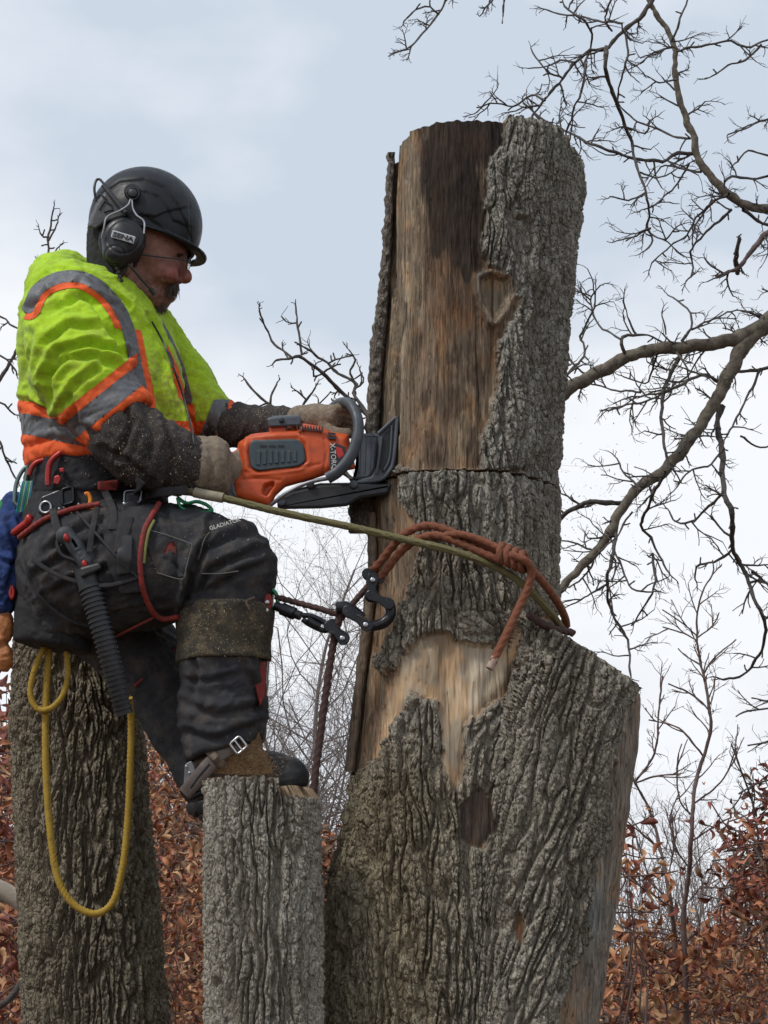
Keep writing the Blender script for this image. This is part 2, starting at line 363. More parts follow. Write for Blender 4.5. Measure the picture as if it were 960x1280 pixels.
# ------------------------------------------------------------ trunks
def warp(P, f, a, seed=0): return np.stack([perlin(P*f+seed+11.1), perlin(P*f+seed+47.7), perlin(P*f+seed+83.3)], -1)*a
def terr(x, k, s=.25):
    x = x*k; fl = np.floor(x); return (fl+sst(.5-s, .5+s, x-fl))/k
def bark_height(P, f=20., zf=.2, seed=0., chunky=0.):
    """furrowed ridges, 0 in the furrows and about 1 on the ridges, with flaky plates"""
    Pw = P+warp(P, 7, .012, seed)+warp(P, 26, .0035, seed)
    q = Pw*np.array([f, f, f*zf])+seed
    n_a = np.abs(perlin(q)); n_b = np.abs(perlin(q*1.41+31.7)); n_c = np.abs(perlin(q*2.3+11.7))
    lf = .17+.10*perlin(P*3+seed); a = sst(.0, lf, n_a); b = sst(.0, lf, n_b); c = sst(0, .12, n_c)
    f1, f2 = worley(Pw*np.array([f*1.5, f*1.5, f*.55])+seed)
    pl = sst(.01, .13, f2-f1)
    g1, g2 = worley((P+warp(P, 60, .003, seed))*np.array([f*4.2, f*4.2, f*1.9])+seed+5)
    fl = sst(.0, .25, g2-g1)
    rid = a*b; t = terr(fbm(P*np.array([55, 55, 17.])+seed, 3)+.6, 7.)
    h = rid*(.34+.20*c+.22*pl)+.12*pl+(.25+.75*rid)*.42*t+.15*(.4+rid)*(fl-.5)
    h += .07*fbm(P*np.array([120, 120, 60.])+seed, 2)+.12*fbm(P*np.array([10, 10, 5.])+seed, 2)
    return h, rid*pl
def grid_faces(m, n):
    i, j = np.meshgrid(np.arange(m-1), np.arange(n), indexing='ij'); j2 = (j+1) % n
    return np.stack([i*n+j, i*n+j2, (i+1)*n+j2, (i+1)*n+j], -1).reshape(-1, 4)
def angles(n, dense=.8):
    """angles round a trunk, most of them on the half towards the camera (-y)"""
    nf = int(n*dense); a = np.linspace(-PI*.06, PI*1.06, nf, endpoint=False); b = np.linspace(PI*1.06, PI*1.94, n-nf, endpoint=False)
    return -np.concatenate([a, b])      # -y side first
def rowsz(z0, z1, step, zfloor=None, nfloor=30):
    r = np.arange(z0, z1, step); 
    return np.concatenate([np.linspace(zfloor, z0, nfloor, endpoint=False), r]) if zfloor is not None else r
def surf_normals(P):
    du = np.roll(P, -1, 1)-np.roll(P, 1, 1); dv = np.gradient(P, axis=0); n = np.cross(dv, du); n /= np.linalg.norm(n, axis=-1)[..., None]+1e-12
    return n
M_BARK = mat('furrowed_bark', (1, 1, 1), (.6, .6, .6), .93, 60, .3, .7, crack=(75, .0045), bump=.005, bscale=190, tint=True, spec=.2)
M_BARKG = mat('grey_bark', (1, 1, 1), (.66, .66, .66), .93, 60, .3, .7, crack=(95, .003), bump=.004, bscale=220, tint=True, spec=.2)
M_WOOD = mat('weathered_bare_wood', (1, 1, 1), (.55, .52, .48), .85, 75, .3, .7, bump=.005, bscale=150, tint=True, spec=.25, stretch=(1, 1, .14), fib=True, speck=(.07, .05, .035), spscale=300, spth=.72)
M_CUT = mat('sawn_end_grain', (.27, .20, .13), (.18, .125, .08), .85, 60, bump=.001, spec=.2)
def interp_px(tab, z, y):
    """table of (py, px) -> x in metres at height z on the plane y"""
    t = np.array(tab, float); P = W(t[:, 1], t[:, 0], y); o = np.argsort(P[:, 2]); return np.interp(z, P[o, 2], P[o, 0])
YA = D0+.04
LA = [(150, 487), (185, 485), (300, 479), (400, 472), (480, 464), (560, 462), (640, 455), (740, 459), (850, 444), (960, 434), (1060, 423), (1160, 412), (1280, 406), (1400, 400), (2100, 350)]
RA = [(150, 698), (190, 713), (240, 716), (300, 706), (400, 696), (500, 689), (588, 684), (700, 682), (770, 684), (900, 690), (1280, 670), (2100, 660)]
LB = [(700, 600), (860, 604), (1000, 580), (1280, 545), (2100, 500)]
RB = [(700, 812), (875, 803), (960, 796), (1050, 783), (1150, 770), (1280, 750), (1400, 745), (2100, 760)]
zk = W(575, 586, D0-.22)[2]                   # height of the saw cut
ztop = W(606, 149, D0-.22)[2]
th = angles(760, .84); nth = len(th)
def trunk_base(z):
    """outer surface of the forked trunk: stem A all the way up, cut limb B at its right"""
    Z = z[:, None]*np.ones(nth); dx, dy = np.cos(th)[None]*np.ones_like(Z), np.sin(th)[None]*np.ones_like(Z)
    xl, xr = interp_px(LA, z, YA), interp_px(RA, z, YA); k = .975
    ca = (xl+xr)/2; ra = (xr-xl)/2*k
    yb = YA-.03; bl, br = interp_px(LB, z, yb), interp_px(RB, z, yb); cb = (bl+br)/2; rb = (br-bl)/2*k
    ra_ = ra[:, None]*(1+.035*np.sin(3*th+1.2)[None]+.02*np.sin(5*th)[None])
    tA = ra_; bx = (cb-ca)[:, None]; by = yb-YA-.035
    bd = bx*dx+by*dy; disc = bd**2-(bx**2+by**2)+(rb[:, None]*(1+.03*np.sin(4*th)[None]))**2
    tB = np.where(disc > 0, bd+np.sqrt(np.maximum(disc, 0)), 0)
    # sloping cut: x allowed at this height
    c0, c1 = W(655, 768, D0-.2), W(803, 874, D0-.02)
    sl = (c1[2]-c0[2])/(c1[0]-c0[0]); xc = c0[0]+(Z-c0[2])/sl-ca[:, None]
    tB = np.where(dx > .02, np.minimum(tB, np.maximum(xc, 0)/np.maximum(dx, .02)), tB)
    # left flank of the cut limb, sawn steeply next to the stem
    X_ = ca[:, None]+tB*dx; e0, e1 = W(655, 768, D0-.2), W(596, 862, D0-.26)
    xlft = e0[0]+(Z-e0[2])*(e1[0]-e0[0])/(e1[2]-e0[2]); above = sst(e1[2]-.05, e1[2]+.01, Z)
    tB = tB*(1-above*(1-sst(-.006, .02, X_-xlft))*(tB > 0)); tB = np.where(Z > e0[2]+.002, 0, tB)
    kk = .035*(1-sst(e1[2]-.35, e1[2]-.02, Z))+.004; r = -smin(-tA, -tB, kk)
    P = np.stack([ca[:, None]+r*dx, YA+r*dy, Z], -1)
    return P, ca, (tB > tA).astype(float)*sst(-.01, .02, tB-tA), cb
BARK_POLYS = [
 [(632, 120), (629, 182), (610, 196), (607, 250), (603, 300), (611, 330), (632, 342), (645, 362), (644, 390), (629, 412), (620, 440), (622, 480), (606, 540), (600, 590), (800, 590), (800, 120)],
 [(494, 588), (499, 620), (517, 647), (527, 668), (530, 688), (517, 711), (511, 745), (490, 789), (475, 822), (481, 846), (497, 838), (517, 807), (536, 792), (563, 789), (573, 803), (595, 806), (616, 812), (640, 790), (655, 768), (800, 768), (800, 588)],
 [(513, 866), (545, 881), (551, 930), (562, 1000), (580, 960), (576, 905), (606, 886), (636, 862), (650, 812), (660, 772), (800, 850), (780, 878), (768, 950), (752, 985), (762, 1010), (752, 1060), (730, 1103), (732, 1180), (712, 1210), (692, 1270), (690, 1500), (360, 1500), (390, 1240), (402, 1208), (412, 1117), (434, 1043), (448, 970), (462, 956), (478, 947), (495, 906)]]
HOLES = [[(597, 985), (615, 1005), (622, 1040), (598, 1062), (575, 1050), (570, 1010)], [(650, 1142), (660, 1160), (650, 1182), (641, 1160)]]
def trunk_piece(z0, z1, step, floor=None):
    z = rowsz(z0, z1, step, floor); P, ca, isB, cb = trunk_base(z); Nn = surf_normals(P)
    dotp = np.sum(Nn*(P-np.stack([ca[:, None]+0*P[..., 0], YA+0*P[..., 0], P[..., 2]], -1)), -1); Nn = np.where(dotp[..., None] < 0, -Nn, Nn)
    px, py = proj(P); nz = fbm(P*np.array([40, 40, 22.]), 3)*9+perlin(P*9)*5
    front = P[..., 1] < YA+.05
    m = np.full(px.shape, 1e9)
    for pl in BARK_POLYS: m = np.minimum(m, polysd(pl, px, py))
    for pl in HOLES: m = np.maximum(m, -polysd(pl, px, py))
    m = np.where(front, m, np.where(P[..., 0] > ca[:, None]-.02, -30, 15+30*perlin(P*4)))
    m = m+nz
    mask = sst(3, -3, m)
    # shear the bark pattern with the lean of the cut limb
    sh = P.copy(); lean = np.where(py > 766, 1, 0)*sst(560, 640, px)
    sh[..., 0] -= (P[..., 2]-W(600, 1000, 5)[2])*.32*lean; sh[..., 2] *= 1
    tw = sst(1250, 900, py)*sst(820, 900, py)*(px < 560)
    hb, pl = bark_height(sh, 25., .105, 3.)
    edge = sst(0, -26, m)
    thick = .012+.008*edge+.008*sst(1000, 600, py)*0
    disp = mask*(thick+.022*(hb-.42))
    # bare wood: long grain, checks, a few grooves
    gw = fbm(P*np.array([45, 45, 2.2])+9, 3); chk = np.abs(perlin((P+warp(P, 6, .012))*np.array([15, 15, .9])+3.3))+.2*sst(.05, -.12, perlin(P*np.array([9, 9, 5.])+7)); pit = worley(P*np.array([70, 70, 30.]))[0]
    wd = .0055*gw+.003*fbm(P*np.array([110, 110, 14.]), 2)+.004*fbm(P*np.array([20, 20, 9.]), 3)-.0045*sst(.03, 0, chk)-.002*sst(.25, .1, pit)*(px < 540)
    gr = np.minimum(lined([(499, 178), (493, 300), (497, 420), (496, 500), (492, 640), (470, 800), (458, 960), (445, 1100)], px+3*perlin(P*3), py), 99)
    wd = wd-.016*sst(4.5, .5, gr)*front
    st = sst(527, 519, px+2*gw*4)*sst(400, 250, py); wd = wd+.008*st*front
    rip = .004*np.sin((px-540)*.22+fbm(P*6, 2)*5)*(py > 780)*sst(500, 560, px); wd = wd+rip*front*.7
    # healed pruning scar and its rim
    sc = polysd(SCAR, px, py); wd = wd+front*(.014*np.exp(-((sc-5)/4.5)**2)-.006*sst(0, -3, sc)); 
    sc2 = lined([(617, 352), (616, 395)], px, py); wd = wd-front*.010*sst(1.8, .6, sc2)*(sc < 0)
    disp = disp+(1-mask)*wd
    P = P+Nn*disp[..., None]
    c0, c1 = W(655, 768, D0-.2), W(803, 874, D0-.02); sl = (c1[2]-c0[2])/(c1[0]-c0[0]); zc = c0[2]+sl*(P[..., 0]-c0[0])
    st_ = (P[..., 0] > c0[0]) & (P[..., 2] > c1[2]-.06) & (P[..., 2] < c0[2]+.03) & (P[..., 2] > zc) & (isB > .0)
    P[..., 2] = np.where(st_, zc+.0015*perlin(P*60), P[..., 2]); m = np.where(st_, 4, m)
    return z, P, Nn, m, mask, hb, px, py, gw, isB
SCAR = [(601, 350), (612, 345), (633, 350), (635, 368), (626, 388), (616, 400), (609, 385), (602, 366)]
def wood_col(P, px, py, gw):
    n1 = fbm(P*np.array([11, 11, 4.])+2, 4); n2 = fbm(P*np.array([26, 26, 7.])+8, 4); n3 = fbm(P*np.array([60, 60, 3.])+4, 3)
    c = lerp((.33, .235, .145), (.225, .155, .10), sst(-.3, .35, n1))
    c = lerp(c, (.33, .21, .12), .55*sst(.05, .4, n2)*sst(330, 420, py)*sst(900, 700, py)*(px > 505))
    c = lerp(c, (.42, .30, .17), .8*sst(.02, .28, -n1)*sst(300, 380, py)*sst(560, 600, px)*sst(700, 600, py))
    c = lerp(c, (.10, .065, .045), .85*sst(.05, .32, n2+n1*.6)*sst(420, 470, py)*sst(545, 575, px)*sst(600, 560, py))
    lft = sst(530, 512, px+n2*14)*sst(760, 640, py); c = lerp(c, (.34, .26, .17), .85*lft); c = lerp(c, (.18, .12, .08), .6*lft*sst(.1, .3, n3+n2*.4))
    tan = sst(0, -8, polysd([(520, 160), (530, 240), (540, 320), (560, 385), (540, 380), (528, 420), (500, 420), (505, 160)], px, py)+n2*10); c = lerp(c, (.37, .28, .18), .7*tan)
    st = sst(6, -6, polysd([(527, 130), (640, 130), (640, 200), (612, 205), (608, 330), (600, 350), (570, 335), (548, 320), (534, 270), (528, 230)], px, py)+n2*20+26*fbm(P*np.array([34, 34, 3.5])+6, 4)+10*n1)
    c = lerp(c, (.050, .032, .024), st*.96)
    st2 = sst(40, -10, polysd([(530, 300), (612, 300), (602, 345), (585, 400), (560, 380)], px, py)+n1*40); c = lerp(c, (.13, .065, .035), .75*st2*(1-st))
    orr = np.maximum.reduce([np.exp(-(((px-a)/r1)**2+((py-b)/r2)**2)) for a, b, r1, r2 in ((538, 420, 14, 34), (522, 560, 16, 40), (556, 350, 12, 30), (480, 900, 16, 60), (474, 720, 12, 60), (415, 1060, 12, 60))])
    c = lerp(c, (.40, .21, .10), np.clip(orr*(.25+n2*1.8), 0, .5))
    c = lerp(c, (.11, .07, .045), .7*sst(.12, .34, fbm(P*np.array([18, 18, 9.])+40, 5))*sst(330, 420, py)*(1-sst(700, 760, py))*sst(500, 525, px))
    pale = sst(8, -10, polysd([(517, 800), (640, 775), (645, 800), (628, 850), (600, 880), (578, 905), (572, 960), (556, 1000), (548, 930), (545, 880), (513, 862), (500, 900), (470, 950), (480, 880), (500, 840)], px, py)+n2*8)
    c = lerp(c, lerp((.66, .56, .41), (.54, .43, .29), sst(-.2, .3, n3)), pale*.9)
    c = lerp(c, (.30, .21, .12), .75*pale*sst(.0, .3, n1))
    vp = sst(6, -4, polysd([(655, 770), (612, 855), (606, 868), (628, 850), (640, 800)], px, py)); c = lerp(c, (.62, .50, .33), vp*.9)
    rs = sst(700, 740, px)*sst(830, 880, py); c = lerp(c, lerp((.27, .235, .19), (.19, .15, .115), sst(-.2, .3, n3)), rs*.95)
    bl = rs*np.exp(-(((px-722)/26)**2+((py-1120)/60)**2)); c = lerp(c, (.33, .40, .42), np.clip(bl*(.8+n2), 0, .75))
    rim = sst(5, 0, np.abs(polysd(SCAR, px, py)-5)); c = lerp(c, (.36, .31, .25), .7*rim); ins = sst(1, -1, polysd(SCAR, px, py)); c = lerp(c, (.32, .26, .18), ins*.9)
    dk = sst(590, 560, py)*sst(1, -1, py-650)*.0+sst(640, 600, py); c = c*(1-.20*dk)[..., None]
    ln = sst(3.5, .8, lined([(512, 330), (505, 420), (500, 500), (496, 575)], px+2.5*perlin(P*7), py)); c = lerp(c, (.46, .37, .25), .7*ln)
    ln = sst(2.5, .5, lined([(508, 380), (500, 440), (496, 500), (492, 580)], px+2.5*perlin(P*7), py)); c = lerp(c, (.07, .05, .035), .8*ln)
    c = lerp(c, (.085, .055, .038), .75*sst(.10, .26, fbm(P*np.array([24, 24, 8.])+60, 5))*sst(540, 565, px)*sst(400, 450, py)*sst(600, 560, py))
    g_ = c.mean(-1, keepdims=True); c = c*.80+g_*.20
    for hp, cc in zip(HOLES, ((.125, .10, .085), (.16, .085, .05))):
        hd = sst(6, -6, polysd(hp, px, py)); c = lerp(c, cc, hd)
    c = c*(1+.25*n3[..., None])
    n4 = fbm(P*np.array([95, 95, 12.])+14, 3); n5 = fbm(P*np.array([30, 30, 3.])+24, 3); n6 = fbm(P*np.array([16, 16, 10.])+34, 4)
    c = c*(1+.45*n5+.40*n4+.35*n6)[..., None]; c = lerp(c, c*np.array([1.12, .95, .8]), sst(0, .3, n6))
    return np.clip(c, .02, .8)
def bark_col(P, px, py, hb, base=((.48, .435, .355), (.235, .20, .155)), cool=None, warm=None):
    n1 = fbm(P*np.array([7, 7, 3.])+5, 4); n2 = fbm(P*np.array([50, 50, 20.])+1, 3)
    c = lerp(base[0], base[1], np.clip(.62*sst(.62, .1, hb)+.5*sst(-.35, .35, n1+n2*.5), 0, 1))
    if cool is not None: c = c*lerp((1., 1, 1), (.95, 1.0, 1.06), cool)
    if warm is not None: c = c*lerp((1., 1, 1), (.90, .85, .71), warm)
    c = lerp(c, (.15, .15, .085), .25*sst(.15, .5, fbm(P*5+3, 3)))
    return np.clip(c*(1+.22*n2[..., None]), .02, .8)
trunk = thing('dead_tree', 'massive dead tree trunk being sawn, part bark and part bare brown wood', 'tree trunk', (float(W(560, 1280, YA)[0]), YA, 0))
PALE = [(517, 790), (648, 775), (652, 800), (628, 850), (600, 880), (578, 905), (572, 960), (556, 1000), (548, 930), (545, 880), (513, 862), (504, 890), (488, 905), (492, 850), (508, 820)]
M_TORN = mat('pale_torn_wood', (1, 1, 1), (.78, .74, .66), .7, 45, .3, .7, bump=.0025, bscale=130, tint=True, spec=.3, stretch=(1, 1, .12))
def wood_and_bark(z, P, m, col, woodname, barkname, matw, matb, parent, keepm):
    M_, n = P.shape[:2]; V = P.reshape(-1, 3); F = tri(grid_faces(M_, n)); ex = np.concatenate([col.reshape(-1, 3)], 1)
    V2, Fb, Fw, ex2 = split(V, F, -m.reshape(-1), ex)
    ppx, ppy = proj(V2); V2, Fp, Fw, ex2 = split(V2, Fw, -(polysd(PALE, ppx, ppy)+8*perlin(V2*np.array([30, 30, 8.]))+(V2[:, 1] > YA)*99), ex2)
    for nm, FF, mt in ((woodname, Fw, matw), (barkname, Fb, matb), ('torn_wood', Fp, M_TORN)):
        if len(FF) < 10: continue
        a, b, c = compact(V2, FF, ex2); link(nm, mesh(nm, a, b, True, c), mt, parent)
for (z0, z1, fl, wn, bn) in ((1.30, zk-.004, 0, 'lower_trunk_wood', 'lower_trunk_bark'), (zk+.004, ztop, None, 'upper_log_wood', 'upper_log_bark')):
    z, P, Nn, m, mask, hb, px, py, gw, isB = trunk_piece(z0, z1, .00265, fl)
    if fl is not None: P[0, :, 2] = -.1
    P[-1, :, 2] = z1; 
    if fl is None: P[0, :, 2] = z0
    if fl is None:      # rough sawn rim: a few levels
        a = th; dz = .004*np.sin(9*a)+.010*sst(.35, .6, np.sin(a*2.3+1))
        k = len(z); wgt = sst(z1-.10, z1, z)[:, None]
        pxr = px[-1]; dz = np.where(pxr < 497, -.035, np.where(pxr < 516, -.012, 0))+np.where(pxr > 700, -.02, 0)+.006*perlin(np.stack([pxr*.12, pxr*0, pxr*0], -1))+np.where((pxr > 632) & (pxr < 700), .012, 0)
        P[..., 2] += wgt*dz[None]
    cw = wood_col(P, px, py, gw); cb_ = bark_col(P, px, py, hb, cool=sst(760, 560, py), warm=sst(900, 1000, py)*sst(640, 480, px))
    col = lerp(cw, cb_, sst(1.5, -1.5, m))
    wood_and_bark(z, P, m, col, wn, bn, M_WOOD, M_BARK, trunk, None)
    # sawn faces closing the pieces
    for r, sgn in ((-1, 1), (0, -1)):
        if fl is not None and r == 0: continue
        ring = P[r]; c = ring.mean(0); R1 = c+(ring-c)*.6; R2 = c+(ring-c)*.25
        dzz = .003*perlin(np.concatenate([R1, R2])*30); V = np.vstack([ring, R1, R2, c[None]]); V[nth:3*nth, 2] += dzz
        F = [(i, (i+1) % nth, nth+(i+1) % nth, nth+i) for i in range(nth)]+[(nth+i, nth+(i+1) % nth, 2*nth+(i+1) % nth, 2*nth+i) for i in range(nth)]+[(2*nth+i, 2*nth+(i+1) % nth, 3*nth) for i in range(nth)]
        nm = 'top_cut_face' if (r == -1 and fl is None) else 'saw_cut_face'
        link(nm, mesh(nm, V, F, True), M_CUT, trunk)
# loose bark slab standing off the left edge of the stem
def slab(name, pts, w0, th_, parent, matl, colr, seed=0, na=1.0):
    """ragged sheet: pts rows of (py, left px, right px) swept towards the back"""
    P0 = np.array(pts, float); yy = np.arange(P0[0, 0], P0[-1, 0], 1.6); l = np.interp(yy, P0[:, 0], P0[:, 1]); r = np.interp(yy, P0[:, 0], P0[:, 2])
    n = 26; a = np.linspace(0, 2*PI, n, endpoint=False); V = []
    for y_, a0, a1 in zip(yy, l, r):
        nz = perlin(np.array([[y_*.05, seed, 0.]]))[0]*3.4+perlin(np.array([[y_*.13, seed, 3.]]))[0]*2.2; nz = nz*na
        cx = (a0+a1)/2-nz*.5; hw = (a1-a0)/2+nz*.5
        for t in a:
            q = np.array([[math.cos(t)*3+y_*.03, math.sin(t)*3, y_*.09+seed]])
            d = 1+.2*na*perlin(q*np.array([1.4, 1.4, 1.1]))[0]; V.append(Q(cx+hw*math.copysign(abs(math.cos(t))**.7, math.cos(t))*d, y_, w0+th_*math.copysign(abs(math.sin(t))**.7, math.sin(t))*d))
    V = np.array(V); F = grid_faces(len(yy), n).tolist(); F += [list(range(n)), list(range((len(yy)-1)*n, len(yy)*n))[::-1]]
    n2 = fbm(V*60, 3); c = np.clip(np.array(colr)*(1+.35*n2[:, None]), .02, .9)
    return link(name, mesh(name, V, F, True, c), matl, parent)
slab('bark_slab', [(190, 484, 494), (260, 481, 492), (330, 476, 489), (395, 469, 485), (440, 462, 481), (500, 459, 476), (555, 456, 473)], -6, 30, trunk, M_BARK, (.25, .215, .18), 1)
slab('bark_slab', [(600, 440, 476), (640, 437, 474), (668, 438, 470)], 4, 26, trunk, M_BARK, (.17, .145, .125), 2)
slab('wood_strip', [(640, 458, 473), (700, 460, 473), (790, 451, 466), (880, 440, 455), (965, 431, 444)], -2, 24, trunk, M_WOOD, (.24, .185, .14), 3, .35)
# ------------------------------------------------------------ boot stump and rear trunk
def round_trunk(name, label, tabL, tabR, yc, pytop, step, na, f, zf, amp, base, seed, wood=None, topfn=None, warmcol=None, tint=(1, 1, 1), matb=None, rk=.935):
    global th, nth
    keep = th, nth; a = angles(na, .84); zt = W(sum(tabL[0][1:]+tabR[0][1:])/2, pytop, yc-.1)[2]
    z = rowsz(1.30, zt, step, 0, 24); xl, xr = interp_px(tabL, z, yc), interp_px(tabR, z, yc); c = (xl+xr)/2; r = (xr-xl)/2*rk
    Z = z[:, None]*np.ones(na); R_ = r[:, None]*(1+.03*np.sin(3*a+seed)[None]+.02*np.sin(5*a+seed*2)[None])
    P = np.stack([c[:, None]+R_*np.cos(a), yc+R_*np.sin(a), Z], -1); Nn = np.stack([np.cos(a)*np.ones_like(Z), np.sin(a)*np.ones_like(Z), 0*Z], -1)
    hb, pl = bark_height(P, f, zf, seed); px, py = proj(P)
    P = P+Nn*(amp*1.35*(hb-.45))[..., None]
    if topfn is not None:
        dz = topfn(px[-1], a, P[-1]); P[..., 2] += sst(zt-.25, zt, z)[:, None]*dz[None]
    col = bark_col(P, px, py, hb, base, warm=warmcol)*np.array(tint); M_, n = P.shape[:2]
    root = thing(name, label, 'tree stump' if 'stump' in name else 'tree trunk', (float(c[0]), yc, 0))
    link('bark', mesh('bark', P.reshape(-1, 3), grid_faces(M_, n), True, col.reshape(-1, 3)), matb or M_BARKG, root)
    ring = P[-1]; cc = ring.mean(0); rr = [ring]+[cc+(ring-cc)*k for k in (.85, .6, .3)]; V = np.vstack(rr+[cc[None]])
    back = V[n:, 1] > yc-.02; V[n:, 2] = np.where(back, V[n:, 2]-.0, V[n:, 2]); V[n:, 2] = zt-.012+.004*perlin(V[n:]*25)
    F = [(k*n+i, k*n+(i+1) % n, (k+1)*n+(i+1) % n, (k+1)*n+i) for k in range(3) for i in range(n)]+[(3*n+i, 3*n+(i+1) % n, 4*n) for i in range(n)]
    link('cut_face', mesh('cut_face', V, F, True), M_CUT, root)
    return root, zt
YS = D0-.27
def stop(px, a, P): return np.where(P[:, 1] > YS+.035, -.05, np.where(px > 346, -.035, .010)+.010*perlin(np.stack([px*.13, 0*px, 0*px], -1)))
round_trunk('tree_stump', 'narrow grey furrowed stump that the boot toe rests on', [(968, 257), (1280, 257), (2100, 250)], [(968, 396), (1100, 400), (1280, 401), (2100, 410)], YS, 976, .0026, 420, 27., .10, .015, ((.52, .48, .405), (.26, .225, .18)), 21., topfn=stop)
YR = D0+.52
round_trunk('dead_tree', 'rough dark brown trunk standing behind the worker with yellow rope in front', [(760, 42), (800, 20), (900, 14), (1050, 20), (1280, 30), (2100, 20)], [(760, 150), (800, 172), (900, 178), (1050, 190), (1280, 213), (2100, 240)], YR, 776, .003, 420, 27., .15, .016, ((.37, .32, .235), (.18, .145, .105)), 41., topfn=lambda px, a, P: .02*perlin(np.stack([px*.05, 0*px, 0*px], -1)), warmcol=None, matb=mat('sawdust_flecked_bark', (1, 1, 1), (.6, .6, .6), .93, 60, .3, .7, crack=(75, .0045), bump=.005, bscale=190, tint=True, spec=.2, speck=(.5, .38, .2), spscale=420, spth=.69))
# ------------------------------------------------------------ the worker
def bake(V, F, disp=None, it=1):
    """body-space surface -> smoothed, displaced, triangulated; returns V (body space), F, N, px, py"""
    V = lap(V, F, it, .5); Nn = vnormals(V, F)
    F = tri(F); Wd = X3(V); px, py = proj(Wd)
    c = V-V.mean(0)
    if np.sum(Nn*c) < 0: Nn = -Nn; F = F[:, ::-1]
    if disp is not None: V = V+Nn*disp(V, px, py)[:, None]; Wd = X3(V); px, py = proj(Wd); 
    return V, F, Nn, px, py
def folds(px, py, w, lines, near=True):
    d = np.zeros(len(px))
    for pl, wid, dep in lines:
        q = lined(pl, px, py, True); s = np.where(w < (10 if near else 1e9), 1, 0)
        e0 = np.hypot(px-pl[0][0], py-pl[0][1]); e1 = np.hypot(px-pl[-1][0], py-pl[-1][1]); tp = np.clip(np.minimum(e0, e1)/(3*wid), 0, 1)*.8+.2
        d += 1.6*s*tp*dep*(-np.exp(-(q/wid)**2)+.75*np.exp(-((q-1.9*wid)/(1.3*wid))**2)+.35*np.exp(-((q+2*wid)/(1.4*wid))**2))
    return d
def cloth_noise(V, sc, amp, st=(1, 1, 1)):
    q = V*np.array(st)/sc; q = q+np.stack([perlin(q*.7+5), perlin(q*.7+9), perlin(q*.7+13)], -1)*.8
    r = 1-2*np.abs(perlin(q)); r2 = 1-2*np.abs(perlin(q*1.9+4)); return amp*(.65*r+.35*r2)+amp*.12*perlin(q*6)
SURF = []
def part(name, V, F, m, parent, ex=None, keep=6):
    ex = np.ones((len(V), 3)) if ex is None else ex
    V, F, ex = compact(V, F, ex); Wd = X3(V); SURF.append((name, np.column_stack([*proj(Wd), Wd[:, 1]])))
    f3 = tri(F)
    if len(F) < 60000:      # drop crumbs
        lab = np.arange(len(V))
        for _ in range(400):
            m_ = lab[f3].min(1); n_ = lab.copy()
            for k in range(3): np.minimum.at(n_, f3[:, k], m_)
            n_ = n_[n_]
            if (n_ == lab).all(): break
            lab = n_
        u, inv, cnt = np.unique(lab, return_inverse=True, return_counts=True)
        ok = cnt[inv] > .2*cnt.max(); F = F[ok[F[:, 0]]]; V, F, ex = compact(V, F, ex)
    return link(name, mesh(name, X3(V), F[:, ::-1], True, ex), m, parent)
person = thing('person', 'bearded arborist in hi-vis hoodie and black helmet leaning on the trunk with a chainsaw', 'person', Q(120, 1010, -20))
M_SKIN = mat('skin', (.31, .155, .115), (.23, .105, .08), .55, 60, bump=.0007, bscale=500, tint=True, spec=.35)
M_HAIR = mat('dark_brown_hair', (.035, .024, .018), (.07, .05, .035), .6, 200)
M_LIME = mat('lime_hi_vis_fleece', (.44, .68, .012), (.34, .55, .012), .88, 30, bump=.0035, bscale=55, sheen=.15, dirt=(.25, .27, .04), dth=(.52, .75), dscale=16, speck=(.10, .10, .03), spscale=330, spth=.70, tint=True)
M_LIMED = mat('lime_fleece_dusty', (.36, .56, .012), (.30, .44, .02), .9, 30, bump=.0012, bscale=260, sheen=.15, dirt=(.30, .25, .11), dth=(.44, .62), dscale=60, speck=(.34, .26, .13), spscale=420, spth=.60)
M_ORANGE = mat('orange_hi_vis_tape', (.85, .125, .022), (.72, .10, .02), .75, 30, bump=.0008, bscale=400, dirt=(.35, .10, .05), dth=(.58, .8))
M_TAPE = mat('grey_reflective_tape', (.125, .13, .14), (.09, .094, .104), .5, 60, bump=.0006, bscale=500, dirt=(.13, .12, .11), dth=(.5, .7), spec=.6)
M_SLEEVE = mat('black_sleeve_sawdust', (.045, .038, .036), (.026, .023, .023), .9, 40, bump=.0012, bscale=300, speck=(.42, .34, .24), spscale=300, spth=.66, dirt=(.10, .08, .065), dth=(.5, .7), dscale=40)
M_FLEECE = mat('black_fleece', (.02, .02, .024), (.03, .03, .034), .95, 40, bump=.001, bscale=300, dirt=(.09, .07, .05), dth=(.6, .75), dscale=60, speck=(.3, .24, .16), spscale=260, spth=.71)
M_TROU = mat('charcoal_work_trousers', (.050, .051, .057), (.032, .033, .039), .82, 14, bump=.0010, bscale=300, dirt=(.14, .115, .088), dth=(.48, .78), dscale=18, speck=(.34, .27, .19), spscale=230, spth=.73, weave=900)
M_GLOVE = mat('tan_suede_glove', (.25, .20, .15), (.17, .135, .10), .93, 60, bump=.0014, bscale=400, speck=(.45, .36, .24), spscale=420, spth=.63, dirt=(.10, .085, .07), dth=(.55, .7), dscale=50)
M_HELM = mat('matt_black_helmet', (.013, .015, .019), (.009, .011, .014), .42, 20, bump=.0002, bscale=600, spec=.28, dirt=(.07, .07, .07), dth=(.62, .85), dscale=24)
M_BLK = mat('black_plastic', (.018, .019, .022), (.03, .03, .033), .45, 30, bump=.0003, bscale=400, dirt=(.08, .07, .06), dth=(.6, .8))
